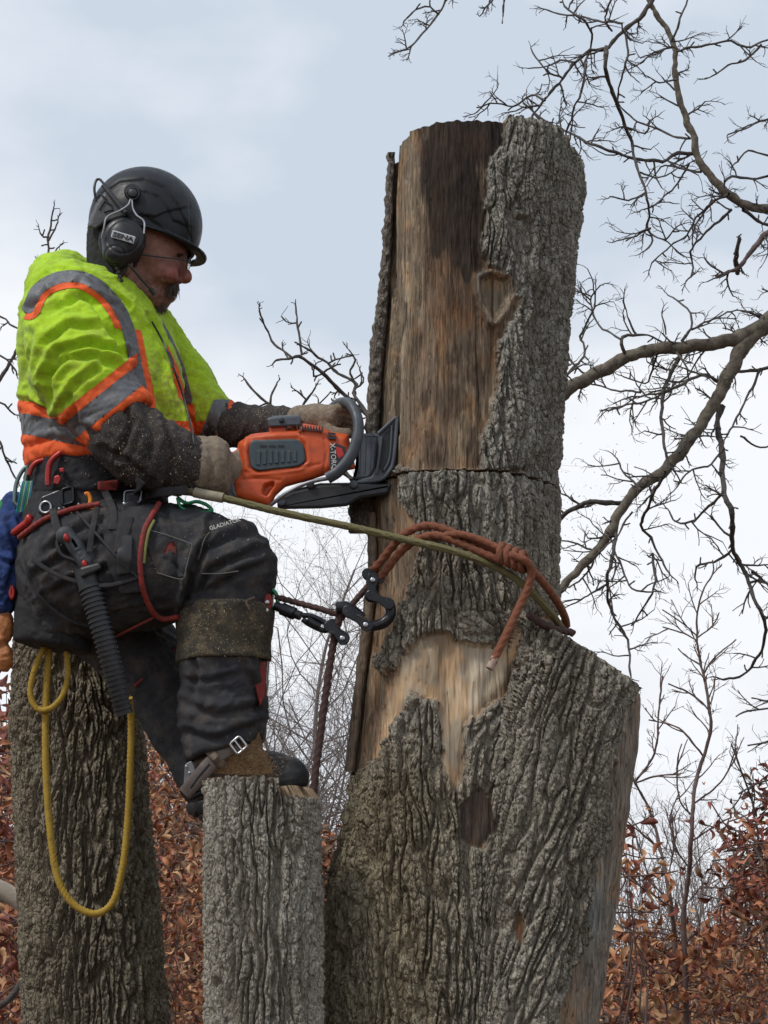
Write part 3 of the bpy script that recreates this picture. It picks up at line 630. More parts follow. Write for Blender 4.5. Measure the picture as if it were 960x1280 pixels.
M_WEB = mat('black_webbing', (.022, .022, .026), (.035, .034, .037), .85, 60, bump=.0008, bscale=700, dirt=(.10, .08, .06), dth=(.55, .75), dscale=50)
M_RED = mat('red_edge_binding', (.27, .028, .022), (.18, .025, .02), .7, 60, bump=.0006, bscale=300, dirt=(.10, .05, .04), dth=(.5, .7), dscale=60)
M_STEEL = mat('worn_steel', (.55, .55, .56), (.38, .38, .4), .32, 60, metal=1, bump=.0002, bscale=300)
M_DMET = mat('black_anodised_metal', (.018, .019, .022), (.032, .033, .038), .30, 40, metal=.6, bump=.0002, bscale=300, dirt=(.14, .12, .11), dth=(.6, .8), dscale=60)
def F_HEAD(P):
    d = ell(P, (176, 292, 0), (60, 60, 50)); d = smin(d, ell(P, (196, 326, 0), (33, 44, 40), .15), 14)
    d = smin(d, cap(P, Cc(160, 350, 0), Cc(192, 374, 0), 24, 17, 1.6), 12); d = smin(d, ell(P, (196, 379, 0), (11, 11, 17)), 8)
    d = smin(d, ell(P, (206, 363, 0), (12, 17, 19)), 8)
    d = smin(d, ell(P, (221, 317, 0), (11, 7, 32), .2), 7)
    for s in (-1, 1):
        d = smin(d, ell(P, (209, 343, s*24), (14, 12, 13)), 9); d = smax(d, -ell(P, (229, 329, s*18), (8, 6.5, 11)), 5)
        d = smin(d, ell(P, (217.5, 330, s*17), (8, 7.5, 10)), 3); d = smin(d, ell(P, (157, 325, s*47), (9, 17, 6)), 4)
    n = smin(cap(P, Cc(224, 322, 0), Cc(233, 346, 0), 5, 7.2), ell(P, (230.5, 348.5, 0), (6.5, 5.5, 7.5)), 4)
    for s in (-1, 1): n = smin(n, ell(P, (223, 350.5, s*7), (6, 4.6, 4.5)), 3)
    d = smin(d, n, 5)
    d = smin(d, ell(P, (213.5, 372.5, 0), (6, 3.4, 13)), 2.5); d = smin(d, ell(P, (214, 366, 0), (6, 3, 13)), 2.5)
    # cheek crease
    for s in (-1, 1): d = d+1.4*np.exp(-((cap(P, Cc(217, 347, s*19), Cc(204, 366, s*27), 1, 1)/2.6)**2))
    k = smin(cap(P, Cc(152, 340, 0), Cc(128, 410, 0), 36, 44), cap(P, Cc(128, 400, 0), Cc(125, 520, 0), 50, 62, 1.3), 20)
    return smin(d, k, 14)
V, F = nets(F_HEAD, (60, 228, -90), (250, 560, 90), 1.9)
V, F, Nn, px, py = bake(V, F, lambda V, x, y: .35*perlin(V/3.)+.5*perlin(V/9.), 1)
st = sst(22, 0, polysd([(160, 368), (178, 358), (196, 352), (222, 352), (218, 395), (186, 400), (165, 392)], px, py))*(.6+.8*perlin(V/4.)); ck = np.exp(-(((px-214)/16)**2+((py-342)/10)**2)); ns = np.exp(-(((px-232)/9)**2+((py-349)/8)**2))
col = np.ones((len(V), 3))*lerp((1, 1, 1), (.36, .33, .34), np.clip(st, 0, .85)); col = col*lerp((1., 1, 1), (1.25, .78, .75), np.clip(ck+ns, 0, 1)*.8)
a, b, c = compact(V, F, col); body = link('body', mesh('body', X3(a), b[:, ::-1], True, c), M_SKIN, person)
for s in (-1, 1):
    V, F = nets(lambda P: ell(P, (218.5, 330, s*17), (6.0, 5.2, 6.6)), (208, 318, s*17-14), (236, 344, s*17+14), 1.2)
    part('eye', V, tri(F)[:, ::-1], mat('eye_white', (.5, .48, .45), rough=.2), body)
# moustache, beard tuft: blob plus strands
def strands(name, n, src, dirf, length, r, m, parent):
    mb = MB()
    for i in range(n):
        p = src(); d = dirf(p); L = length*(.6+.7*random.random()); q = [p]
        for k in range(3): q.append(q[-1]+d*L/3+np.array([random.uniform(-1, 1), random.uniform(-.6, 1.3), random.uniform(-1, 1)])*L*.07)
        mb.tube(X3(np.array(q)), np.array([1, .9, .6, .2])*r/SC, 3)
    return mb.obj(name, m, parent)
strands('moustache', 420, lambda: Cc(220-abs(random.gauss(0, 9)), 356+random.uniform(-4, 5), random.uniform(-22, 22))+np.array([3, 0, 0]), lambda p: nrm([-.25+random.uniform(-.1, .35), 1, np.sign(p[2])*.25]), 12, .55, M_HAIR, body)
strands('beard', 320, lambda: Cc(random.uniform(186, 207), 382+random.uniform(-7, 5), random.uniform(-17, 17)), lambda p: nrm([random.uniform(-.2, .5), 1, 0]), 7, .45, M_HAIR, body)
strands('eyebrow', 60, lambda: Cc(226+random.uniform(-5, 2), 318+random.uniform(-2, 2), -random.uniform(8, 30)), lambda p: nrm([.3, .3, -1]), 7, .5, M_HAIR, body)
# balaclava / helmet liner at the nape and round the ear
def F_LIN(P):
    d = ell(P, (160, 300, 0), (50, 58, 55)); d = smin(d, cap(P, Cc(150, 330, 0), Cc(146, 368, 0), 39, 38, 1.1), 12)
    face = ell(P, (232, 352, 0), (58, 58, 90), -.5); return smax(d, -face, 4)
V, F = nets(F_LIN, (95, 262, -75), (220, 420, 75), 2.4); V, F, Nn, px, py = bake(V, F, lambda V, x, y: cloth_noise(V, 16, 1.6, (1, 2, 1)), 1)
part('helmet_liner', V, F, M_FLEECE, body)
# ---- hoodie
AX = np.array([.62, .78])
def T_TORSO(P):
    d = slices(P, [(346, 132, 0, 30, 50), (366, 124, 0, 62, 86), (392, 116, 0, 82, 100), (430, 118, 0, 90, 106), (480, 126, 0, 100, 104), (520, 131, 0, 106, 100), (556, 134, 0, 108, 96), (590, 128, 0, 99, 90)], math.radians(25))
    return d+3
def T_ARM(P): return chain(P, [(90, 404, -70, 56), (95, 440, -88, 58), (108, 474, -100, 49), (119, 490, -105, 44), (150, 526, -110, 43)], 10)
def T_FAR(P): return chain(P, [(180, 425, 75, 46), (232, 478, 78, 32), (258, 520, 66, 32), (292, 533, 48, 25)], 10)
def F_JKT(P):
    d = smin(T_TORSO(P), T_ARM(P), 12); f = smax(T_FAR(P), P[..., 0]+.35*(P[..., 1]-530)-293, 3); 
    d = smin(d, f, 10)
    q = (P[..., 0]-Cc(96, 402, -100)[0])*AX[0]+(P[..., 1]-Cc(96, 402, -100)[1])*AX[1]
    cut = np.where((P[..., 2] < -40) & (T_ARM(P) < T_TORSO(P)+2), q-127, -99); d = np.maximum(d, cut)
    h1 = chain(P, [(66, 346, 0, 25), (92, 352, -48, 23), (128, 366, -56, 18), (160, 392, -46, 14), (186, 428, -36, 10), (214, 490, -42, 8), (236, 548, -50, 7)], 8)
    h2 = chain(P, [(66, 346, 0, 25), (84, 342, 44, 24), (125, 352, 58, 18), (172, 388, 48, 13), (200, 414, 30, 12), (214, 446, 14, 10)], 8)
    h3 = ell(P, (66, 375, 5), (34, 42, 60), .25)
    d = smin(d, smin(h1, smin(h2, h3, 10), 8), 6)
    col_ = cap(P, Cc(158, 330, 0), Cc(150, 385, 0), 44, 34, 1.05); return smax(d, -col_, 5)
JF = [([(62, 392), (100, 372), (140, 385)], 4, 3), ([(97, 362), (118, 385), (140, 420), (152, 450)], 4, 4.5), ([(60, 430), (85, 408), (120, 410)], 4, 3.5), ([(60, 470), (75, 440), (112, 432), (150, 445)], 4.5, 5),
      ([(66, 505), (62, 470), (84, 448), (120, 448), (148, 462)], 4, 4.5), ([(40, 420), (32, 470), (40, 510)], 5, 3), ([(35, 390), (60, 372)], 4, 3), ([(78, 512), (96, 480), (128, 458)], 4, 3.5), ([(30, 500), (60, 512), (74, 522)], 3.5, 3.5), ([(92, 500), (100, 530), (130, 545)], 4, 3),
      ([(183, 395), (205, 440), (228, 500), (245, 560)], 2.6, 3.5), ([(200, 450), (195, 490), (210, 530)], 5, 2.5), ([(190, 480), (205, 520), (200, 555)], 5, 2.5), ([(212, 460), (222, 490), (230, 540)], 2, 2.5), ([(75, 340), (105, 345), (135, 362), (160, 385)], 2.5, 2.6), ([(60, 350), (45, 380), (42, 400)], 4, 2.5), ([(30, 560), (70, 548), (110, 560)], 4, 2), ([(120, 380), (150, 410), (160, 450)], 3, 2.5)]
V, F = nets(F_JKT, (-30, 280, -190), (330, 620, 170), 2.5)
V, F, Nn, px, py = bake(V, F, lambda V, x, y: folds(x, y, V[:, 2], JF)*1.1+cloth_noise(V, 34, 2.6, (1, 1.5, 1))+cloth_noise(V, 15, 1.3, (1, 1.6, 1)), 1)
hood = thing  # (keeps the name free)
def seq_split(V, F, steps, names):
    """steps: list of (function(V, px, py) -> scalar, name of the positive side, offset)"""
    out = []
    for fn, nm, off in steps:
        px, py = proj(X3(V)); s = fn(V, px, py); V, Pf, Ff, _ = split(V, F, s); out.append((nm, Pf, off)); F = Ff
    out.append((names, np.vstack([F]+[f for _, f, _ in out]), 0)); return V, out
def both(*a): return np.minimum.reduce(a)
def tarm(px, py): return (px-96)*AX[0]+(py-402)*AX[1]
armm = lambda V: (T_TORSO(V)-T_ARM(V))+6
steps = []
nz = lambda V: 0
def slab_(lo, hi): return lambda V, px, py: both(tarm(px, py)-lo, hi-tarm(px, py), armm(V), -V[:, 2]-20)
steps += [(slab_(77, 89), 'orange_band', .9), (slab_(89, 113), 'reflective_band', 1.2), (slab_(113, 140), 'orange_band', .9)]
fb = lambda px, py: px+.38*(py-532)
steps += [(lambda V, px, py: both(fb(px, py)-255, 275-fb(px, py), px-236, py-500), 'reflective_band', 1.0), (lambda V, px, py: both(fb(px, py)-275, px-240, py-500), 'orange_band', .8)]
notarm = lambda V: np.where(V[:, 2] > 20, 50, -armm(V)+2)
tb = lambda px, py: py+(110-px)*.10+3*np.sin(px*.05)
def slabt(lo, hi): return lambda V, px, py: both(tb(px, py)-lo, hi-tb(px, py), notarm(V))
steps += [(slabt(512, 528), 'orange_band', .9), (slabt(528, 554), 'reflective_band', 1.2), (slabt(554, 610), 'orange_band', .9)]
NS = [tuple(q) for q in resamp([(36, 385), (48, 362), (70, 349), (98, 346), (124, 358), (146, 382), (160, 412), (169, 455), (178, 498), (184, 540)], 6)]
def vst(V, px, py): return lined(NS, px, py, True)
nearm = lambda V: -V[:, 2]-8
steps += [(lambda V, px, py: both(7.5-np.abs(vst(V, px, py)), nearm(V), px-20), 'reflective_band', 1.1),
          (lambda V, px, py: both(15-np.abs(vst(V, px, py)), nearm(V), px-20, np.where(py < 412, -vst(V, px, py), vst(V, px, py))), 'orange_band', .8)]
FS = [(196, 400), (210, 425), (225, 458), (236, 500)]
steps += [(lambda V, px, py: both(5-np.abs(lined(FS, px, py)), V[:, 2]-5, V[:, 0]-170), 'reflective_band', 1), (lambda V, px, py: both(6-np.abs(lined([(x-8, y+5) for x, y in FS], px, py)), V[:, 2]+20, V[:, 0]-170, 60-V[:, 2]), 'orange_band', .7)]
steps += [(lambda V, px, py: both(4-np.abs(lined([(238, 500), (245, 560)], px, py)), py-505), 'orange_band', .5)]
V, outp = seq_split(V, F, steps, 'hoodie')
hd = None; MM = {'orange_band': M_ORANGE, 'reflective_band': M_TAPE, 'dusty_front_panel': M_LIMED, 'hoodie': M_LIME}
Fall = outp[-1][1]; Nn = vnormals(V, Fall); Nn *= np.sign(np.sum(Nn*(V-V.mean(0)))) or 1
pxj, pyj = proj(X3(V)); dust = sst(165, 185, pxj+6*perlin(V/9.))*sst(425, 465, pyj+8*perlin(V/9.))*sst(60, 20, V[:, 2])*np.clip(.45+1.6*fbm(V/5., 3), 0, 1)
dust = np.maximum(dust, .55*sst(100, 30, np.hypot(pxj-75, pyj-490))*np.clip(.2+1.4*fbm(V/7., 3), 0, 1))
TNT = lerp((1., 1, 1), (.80, .47, 4.), dust)
for nm, f, off in outp[::-1]:
    if len(f) < 8: continue
    o = part(nm, V+Nn*off, f, MM[nm], hd if hd is not None else person, TNT if nm == 'hoodie' else None)
    if hd is None: hd = o
# drawcord bow and zip
mb = MB()
mb.tube(QS([(127, 344, -72), (131, 350, -76), (138, 354, -76), (137, 358, -76), (130, 354, -77), (126, 358, -76), (128, 350, -77)]), .0022, 6)
mb.tube(QS([(130, 351, -77), (126, 364, -76)]), .0018, 5); mb.obj('drawcord', M_BLK, hd)
# black sleeves
def F_SL(P): return smax(chain(P, [(128, 500, -106, 36), (152, 540, -110, 40), (178, 562, -106, 41), (208, 573, -96, 38), (236, 580, -88, 34)], 10), -((P[..., 0]-Cc(96, 402, -100)[0])*AX[0]+(P[..., 1]-Cc(96, 402, -100)[1])*AX[1]-112), 3)
V, F = nets(F_SL, (70, 450, -180), (290, 640, -30), 2.6); V, F, Nn, px, py = bake(V, F, lambda V, x, y: folds(x, y, V[:, 2], [([(150, 500), (165, 530), (150, 570)], 4, 4), ([(180, 510), (192, 545), (180, 585)], 5, 4), ([(205, 530), (215, 570), (208, 605)], 4, 3.5), ([(130, 560), (160, 575), (190, 600)], 4, 3)])+cloth_noise(V, 20, 2.4), 1)
part('sleeve', V, F, M_SLEEVE, person)
def F_SF(P): return chain(P, [(268, 530, 60, 26), (300, 533, 44, 26), (340, 534, 22, 24), (392, 528, -8, 18)], 8)
V, F = nets(F_SF, (230, 480, -60), (440, 580, 110), 2.6); V, F, Nn, px, py = bake(V, F, lambda V, x, y: -3.0*np.abs(np.sin((x+.5*(y-530))*.155+1.5*perlin(V/30.)))**.6*np.sign(x-285).clip(0, 1)+2+cloth_noise(V, 14, 1.2), 1)
part('sleeve', V, F, M_SLEEVE, person)
# fleece hem under the hoodie
def F_UN(P): return slices(P, [(540, 128, 0, 84, 78), (575, 126, 0, 88, 82), (598, 122, 0, 90, 84), (632, 118, 0, 90, 84)], math.radians(22))
V, F = nets(F_UN, (0, 525, -120), (260, 650, 120), 3.2); V, F, Nn, px, py = bake(V, F, lambda V, x, y: cloth_noise(V, 18, 3.2, (1, 2.2, 1)), 1); part('undershirt', V, F, M_FLEECE, person)
# gloves
def finger(P, pts, r): return chain(P, [(*p, r*(1-.07*i)) for i, p in enumerate(pts)], 1.5)
def F_GN(P):
    d = chain(P, [(232, 582, -87, 32), (255, 583, -82, 34), (268, 584, -78, 33), (282, 588, -70, 26)], 6); d = smax(d, P[..., 0]-Cc(286, 585, -75)[0], 4)
    d = smin(d, chain(P, [(278, 588, -62, 20), (300, 590, -42, 20), (318, 592, -32, 17)], 6, 1.2), 8)
    for i in range(4): d = smin(d, finger(P, [(308+i*2, 578+i*9, -28), (326+i, 578+i*9, -22), (332, 580+i*9, -36), (322, 582+i*9, -46)], 6.6), 2)
    return smin(d, finger(P, [(290, 575, -52), (304, 568, -58), (318, 570, -60)], 7.5), 4)
V, F = nets(F_GN, (185, 530, -140), (350, 640, 10), 2.3); V, F, Nn, px, py = bake(V, F, lambda V, x, y: folds(x, y, V[:, 2], [([(228, 598), (240, 560), (244, 550)], 2, 2), ([(262, 552), (266, 585), (258, 615)], 4, 2)])+cloth_noise(V, 14, 1.5), 1)
part('glove', V, F, M_GLOVE, person)
def F_GF(P):
    d = chain(P, [(376, 527, -4, 19), (395, 524, -16, 17), (414, 522, -30, 15)], 6, 1.1)
    for i in range(4): d = smin(d, finger(P, [(412, 514+i*6, -36+i*7), (427, 508+i*7, -46+i*7), (442, 512+i*7, -44+i*7), (446, 518+i*7, -32+i*8), (437, 523+i*7, -24+i*8)], 6.0), 1.6)
    return smin(d, finger(P, [(405, 533, -34), (420, 541, -46), (434, 541, -52)], 6.8), 3)
V, F = nets(F_GF, (345, 490, -75), (465, 560, 40), 1.7); V, F, Nn, px, py = bake(V, F, lambda V, x, y: cloth_noise(V, 11, 1.2), 1); part('glove', V, F, M_GLOVE, person)
# ---- trousers
def T_SHIN(P): return chain(P, [(286, 714, -75, 54), (281, 770, -70, 50), (279, 830, -66, 48), (277, 890, -62, 47), (280, 950, -60, 46)], 10, 1.0)
def F_TR(P):
    d = slices(P, [(596, 122, 3, 84, 74), (640, 114, 3, 82, 80), (690, 106, 3, 80, 84), (740, 96, 3, 72, 80), (800, 88, 3, 50, 60)], math.radians(16))
    d = smin(d, chain(P, [(104, 706, -34, 76), (170, 708, -58, 73), (232, 702, -70, 62), (284, 712, -75, 55)], 14), 16)
    sh = smax(T_SHIN(P), (P[..., 1]-Cc(280, 938, -60)[1])+.28*(P[..., 0]-Cc(280, 938, -60)[0]), 3)
    fl = chain(P, [(110, 735, 50, 72), (185, 830, 45, 48), (228, 905, 32, 40), (262, 970, 8, 36), (300, 1035, 2, 34)], 14)
    return smin(smin(d, sh, 7), fl, 10)
TF = [([(236, 745), (250, 690), (300, 668), (322, 672)], 4.5, 4.5), ([(246, 742), (262, 712), (318, 690)], 4, 4.5), ([(232, 760), (238, 715), (262, 668), (262, 655)], 4.5, 5), ([(258, 740), (300, 715), (332, 705)], 4, 3), ([(60, 690), (90, 668), (130, 650)], 4, 3.5), ([(50, 715), (90, 690), (140, 672)], 4, 3.5), ([(60, 745), (100, 720), (150, 705)], 4.5, 3), ([(205, 640), (222, 690), (226, 740)], 4, 2.5),
      ([(235, 800), (248, 840), (240, 880)], 4, 3), ([(232, 880), (270, 895), (320, 885)], 5, 3), ([(235, 915), (270, 925), (322, 905)], 4.5, 3.5), ([(300, 830), (318, 860), (322, 900)], 4, 3), ([(232, 850), (262, 852), (300, 842)], 4, 2), ([(210, 700), (238, 720), (236, 760)], 3, 2)]
V, F = nets(F_TR, (-10, 575, -150), (375, 1090, 150), 2.7)
V, F, Nn, px, py = bake(V, F, lambda V, x, y: folds(x, y, V[:, 2], TF)+cloth_noise(V, 40, 3.2, (1, 1.4, 1))+cloth_noise(V, 17, 1.5, (1, 1.8, 1)), 1)
def cut(fn, nm, off): return (fn, nm, off)
POCK = [(168, 655), (216, 668), (245, 678), (232, 728), (195, 720)]
CHEV = [(203, 690), (213, 677), (222, 682), (220, 700), (213, 690)]
V, outp = seq_split(V, F, [(lambda V, px, py: both(-polysd([(204, 694), (209, 680), (215, 677), (221, 684), (221, 697), (214, 688)], px, py), -V[:, 2]), 'chevron_patch', .6),
    (lambda V, px, py: both(-polysd([(176, 660), (240, 680), (229, 722), (196, 716)], px, py), -V[:, 2]), 'pocket_patch', 1.6)], 'trousers')
Fall = outp[-1][1]; Nn = vnormals(V, Fall); Nn *= np.sign(np.sum(Nn*(V-V.mean(0)))) or 1
tr = None
for nm, f, off in outp[::-1]:
    o = part(nm, V+Nn*off, f, {'trousers': M_TROU, 'pocket_patch': M_TROU, 'chevron_patch': M_RED}[nm], tr if tr is not None else person)
    if tr is None: tr = o
# ---- boots: shaft, suede, toe cap, sole
def F_BOOT(P, du=0, dv=0, dw=0):
    d = chain(P, [(288+du, 920+dv, -56+dw, 40), (278+du, 958+dv, -54+dw, 34), (262+du, 985+dv, -50+dw, 26)], 10)
    d = smin(d, chain(P, [(262+du, 988+dv, -50+dw, 27), (300+du, 974+dv, -48+dw, 30), (335+du, 976+dv, -46+dw, 25), (358+du, 980+dv, -45+dw, 24)], 8, 1.15), 12)
    c = Cc(250+du, 1012+dv, -50+dw); return smax(d, (P[..., 1]-c[1])+.17*(P[..., 0]-c[0]), 3)
def F_SOLE(P, du=0, dv=0, dw=0):
    d = chain(P, [(255+du, 988+dv, -50+dw, 29), (300+du, 974+dv, -48+dw, 30), (335+du, 976+dv, -46+dw, 28), (356+du, 981+dv, -45+dw, 26)], 8, 1.15)
    c = Cc(250+du, 1012+dv, -50+dw); q = (P[..., 1]-c[1])+.17*(P[..., 0]-c[0])
    tread = 3*(np.sin(P[..., 0]*.55) > .2)*sst(6, 10, q); hl = np.where(P[..., 0] < 278+du, 6, 0)
    d2 = chain(P, [(255+du, 1012+dv, -50+dw, 25), (300+du, 1004+dv, -48+dw, 22), (335+du, 998+dv, -46+dw, 24), (354+du, 994+dv, -45+dw, 22)], 8, 1.15)
    return np.maximum(np.maximum(d2, -q-1), q-9-hl+tread)
M_SUEDE = mat('tan_suede_boot', (.26, .155, .085), (.15, .095, .06), .95, 60, bump=.003, bscale=260, dirt=(.45, .31, .14), dth=(.5, .62), dscale=60, speck=(.5, .36, .18), spscale=300, spth=.6)
M_RUB = mat('black_rubber', (.024, .027, .03), (.04, .042, .045), .6, 50, bump=.0008, bscale=200, dirt=(.16, .12, .08), dth=(.5, .7), dscale=40)
M_LEA = mat('brown_boot_leather', (.075, .052, .042), (.12, .085, .065), .7, 50, bump=.001, bscale=200, dirt=(.2, .15, .1), dth=(.5, .7), dscale=50)
for du, dv, dw, nm in ((2, -8, 0, 'boot'), (20, 120, 70, 'boot')):
    V, F = nets(lambda P: F_BOOT(P, du, dv, dw), (205+du, 880+dv, -110+dw), (400+du, 1050+dv, 0+dw), 2.2)
    V, F, Nn, px, py = bake(V, F, lambda V, x, y: cloth_noise(V, 12, .9), 1)
    V, outp = seq_split(V, F, [(lambda V, px, py: px-(338+du)-.35*(py-970-dv), 'toe_cap', 1.6), (lambda V, px, py: both(px-(268+du)+.4*(py-950-dv), (975+dv)-py+.0*px, py-922-dv), 'suede_upper', .6)], nm)
    Fall = outp[-1][1]; Nn = vnormals(V, Fall); Nn *= np.sign(np.sum(Nn*(V-V.mean(0)))) or 1; bo = None
    for n_, f, off in outp[::-1]:
        o = part(n_, V+Nn*off, f, {'boot': M_LEA, 'toe_cap': M_RUB, 'suede_upper': M_SUEDE}[n_], bo if bo is not None else person)
        if bo is None: bo = o
    V, F = nets(lambda P: F_SOLE(P, du, dv, dw), (205+du, 930+dv, -110+dw), (400+du, 1060+dv, 0+dw), 2.0); V, F, Nn, px, py = bake(V, F, None, 0); part('sole', V, F, M_RUB, bo)
# ---- helmet
def hcut(P): return (P[..., 1]-Cc(180, 302.5, 0)[1])-.27*(P[..., 0]-180)+10*np.exp(-((P[..., 0]-192)/26)**2)*0
def F_HELM(P):
    o = ell(P, (182, 281, 0), (71, 69, 60)); i = ell(P, (182, 284, 0), (66, 64, 55)); d = smax(smax(o, -i, 1.5), hcut(P), 1.5)
    q = hcut(P); br = np.maximum(ell(P, (188, 284, 0), (72, 72, 60), .18), -ell(P, (180, 284, 0), (66, 64, 56)))
    lip = smax(np.maximum(ell(P, (190, 300, 0), (72, 46, 62), .26), -ell(P, (182, 300, 0), (66, 44, 57), .26)), np.abs(q+1)-2.6, 1.5)
    lip = np.maximum(lip, 175-P[..., 0]); return smin(d, lip, 4)
HL = [([(128, 243), (150, 228), (180, 225), (205, 235), (222, 258), (232, 280)], 2.4, 2.6), ([(182, 240), (198, 246), (210, 262), (216, 276), (226, 279)], 1.8, 2.0), ([(183, 270), (194, 272), (206, 266), (222, 262)], 1.6, 1.8), ([(185, 272), (200, 283)], 1.6, 1.6), ([(232, 325), (238, 300), (236, 270)], 2, .8)]
V, F = nets(F_HELM, (98, 200, -72), (270, 345, 72), 1.5)
def hd_disp(V, x, y):
    d = np.zeros(len(V))
    for pl, wd, dp in HL: q = lined(pl, x, y, True); d += dp*(1/(1+np.exp(-q/wd*2.2))-.5)*np.exp(-(q/14)**2)-dp*.5*np.exp(-(q/1.4)**2)
    return d*(1-np.exp(-(V[:, 2]/18)**2))
V, F, Nn, px, py = bake(V, F, hd_disp, 1); helm = part('helmet', V, F, M_HELM, person)
# ------------------------------------------------------------ gear: draping helpers
SV = np.vstack([s for n_, s in SURF if n_ not in ('eye',)])
def dep(px, py, r=5.0):
    d = (SV[:, 0]-px)**2+(SV[:, 1]-py)**2; m = d < r*r
    return SV[m, 2].min() if m.any() else (SV[np.argmin(d), 2] if d.min() < 900 else D0)
def drape(pts, off=4, step=5, smooth=5):
    P = resamp(np.array(pts, float), step); y = np.array([dep(*p) for p in P]);
    if len(y) > smooth: k = np.ones(smooth)/smooth; y = np.convolve(np.pad(y, smooth//2, 'edge'), k, 'valid')[:len(P)]
    return W(P[:, 0], P[:, 1], y-off/SC)
def px_(r): return r/SC
def ribbon(name, P, wd, th_, m, parent=None, bev=0):
    mb = MB(); 
    pr = lambda s, a: 1/np.maximum(np.abs(np.cos(a))**4+np.abs(np.sin(a))**4, 1e-9)**.25*np.ones_like(s)
    V, F = tubeVF(P, px_(wd/2), 16, True, th_/wd, (0, 1, 0.0001), pr); mb.add(V, F); return mb.obj(name, m, parent)
def patch(name, poly, off, m, parent, step=3.0, th_=2.0):
    P = np.array(poly, float); lo, hi = P.min(0)-step, P.max(0)+step; xs, ys = np.arange(lo[0], hi[0]+step, step), np.arange(lo[1], hi[1]+step, step)
    gx, gy = np.meshgrid(xs, ys, indexing='ij'); y = np.array([[dep(a, b, 6) for b in ys] for a in xs]); 
    for _ in range(3):
        yp = np.pad(y, 1, 'edge'); y = (yp[1:-1, 1:-1]*2+yp[:-2, 1:-1]+yp[2:, 1:-1]+yp[1:-1, :-2]+yp[1:-1, 2:])/6
    V = W(gx, gy, y-off/SC).reshape(-1, 3); n, k = gx.shape; i, j = np.meshgrid(np.arange(n-1), np.arange(k-1), indexing='ij')
    F = tri(np.stack([i*k+j, (i+1)*k+j, (i+1)*k+j+1, i*k+j+1], -1).reshape(-1, 4)); s = -polysd(poly, gx.ravel(), gy.ravel())
    V, Fp, Fm, _ = split(V, F, s); V, Fp = compact(V, Fp)[:2]; o = link(name, mesh(name, V, Fp, True), m, parent)
    md = o.modifiers.new('s', 'SOLIDIFY'); md.thickness = px_(th_); md.offset = 0; return o
def rope(name, P, r, m, parent=None, pitch=None, strands=3, n=16, depth=.24, step=None, loc=None):
    """laid rope: the strands' helical grooves are real relief"""
    pitch = pitch or r*7; P = resamp(P, step or r*.55)
    pr = lambda s, a: 1-depth+depth*1.3*np.abs(np.cos(strands/2*(a-2*PI*s/pitch)))**.7
    pr2 = lambda s, a: pr(s, a)*(1+.06*np.cos(strands*(a+2*PI*s/pitch)*1.0))
    mb = MB(); V, F = tubeVF(P, r, n, True, 1, None, pr2); mb.add(V, F); return mb.obj(name, m, parent, loc)
def torus(mb, c, R_, r, nrmv, n=28, k=8, sq=1):
    a = np.linspace(0, 2*PI, n, endpoint=False); z = nrm(nrmv); x = nrm(np.cross(z, (0.3, .1, 1))); y = np.cross(z, x)
    A = np.array(c)+R_*(np.cos(a)[:, None]*x+sq*np.sin(a)[:, None]*y); rad = np.cos(a)[:, None]*x+np.sin(a)[:, None]*y
    b = np.linspace(0, 2*PI, k, endpoint=False); V = A[:, None]+r*(np.cos(b)[None, :, None]*rad[:, None]+np.sin(b)[None, :, None]*z); V = V.reshape(-1, 3)
    F = [(i*k+j, i*k+(j+1) % k, ((i+1) % n)*k+(j+1) % k, ((i+1) % n)*k+j) for i in range(n) for j in range(k)]; mb.add(V, F)
def disc(mb, c, r, h, n=20, axis=(0, -1, 0)):
    a = nrm(axis); P = np.array(c)+np.outer([0, .8, 1.0], a)*h; mb.tube(P, np.array([1, 1, .82])*r, n)
def bolt(name, px, py, y, r, m, parent): mb = MB(); disc(mb, W(px, py, y), px_(r), px_(r*.7), 12); return mb.obj(name, m, parent)
def text(name, s, px, py, y, size, rot, m, parent, ext=.0004, yaw=0, font_sx=1.0):
    cu = bpy.data.curves.new(name, 'FONT'); cu.body = s; cu.size = size; cu.extrude = ext; cu.align_x = 'CENTER'; cu.align_y = 'CENTER'; cu.resolution_u = 3; cu.offset = size*(.035 if s == 'SENA' else .014)
    t = bpy.data.objects.new(name, cu); COL.objects.link(t); bpy.context.view_layer.update(); me = bpy.data.meshes.new_from_object(t); bpy.data.objects.remove(t)
    M = Matrix.Translation(Vector(W(px, py, y)))@Matrix.Rotation(yaw, 4, 'Z')@Matrix.Rotation(PI/2, 4, 'X')@Matrix.Rotation(-rot, 4, 'Z')@Matrix.Diagonal((font_sx, 1, 1, 1)); me.transform(M)
    return link(name, me, m, parent)
M_WHITE = mat('pale_print', (.62, .62, .6), (.5, .5, .48), .6)
M_RINGS = M_STEEL
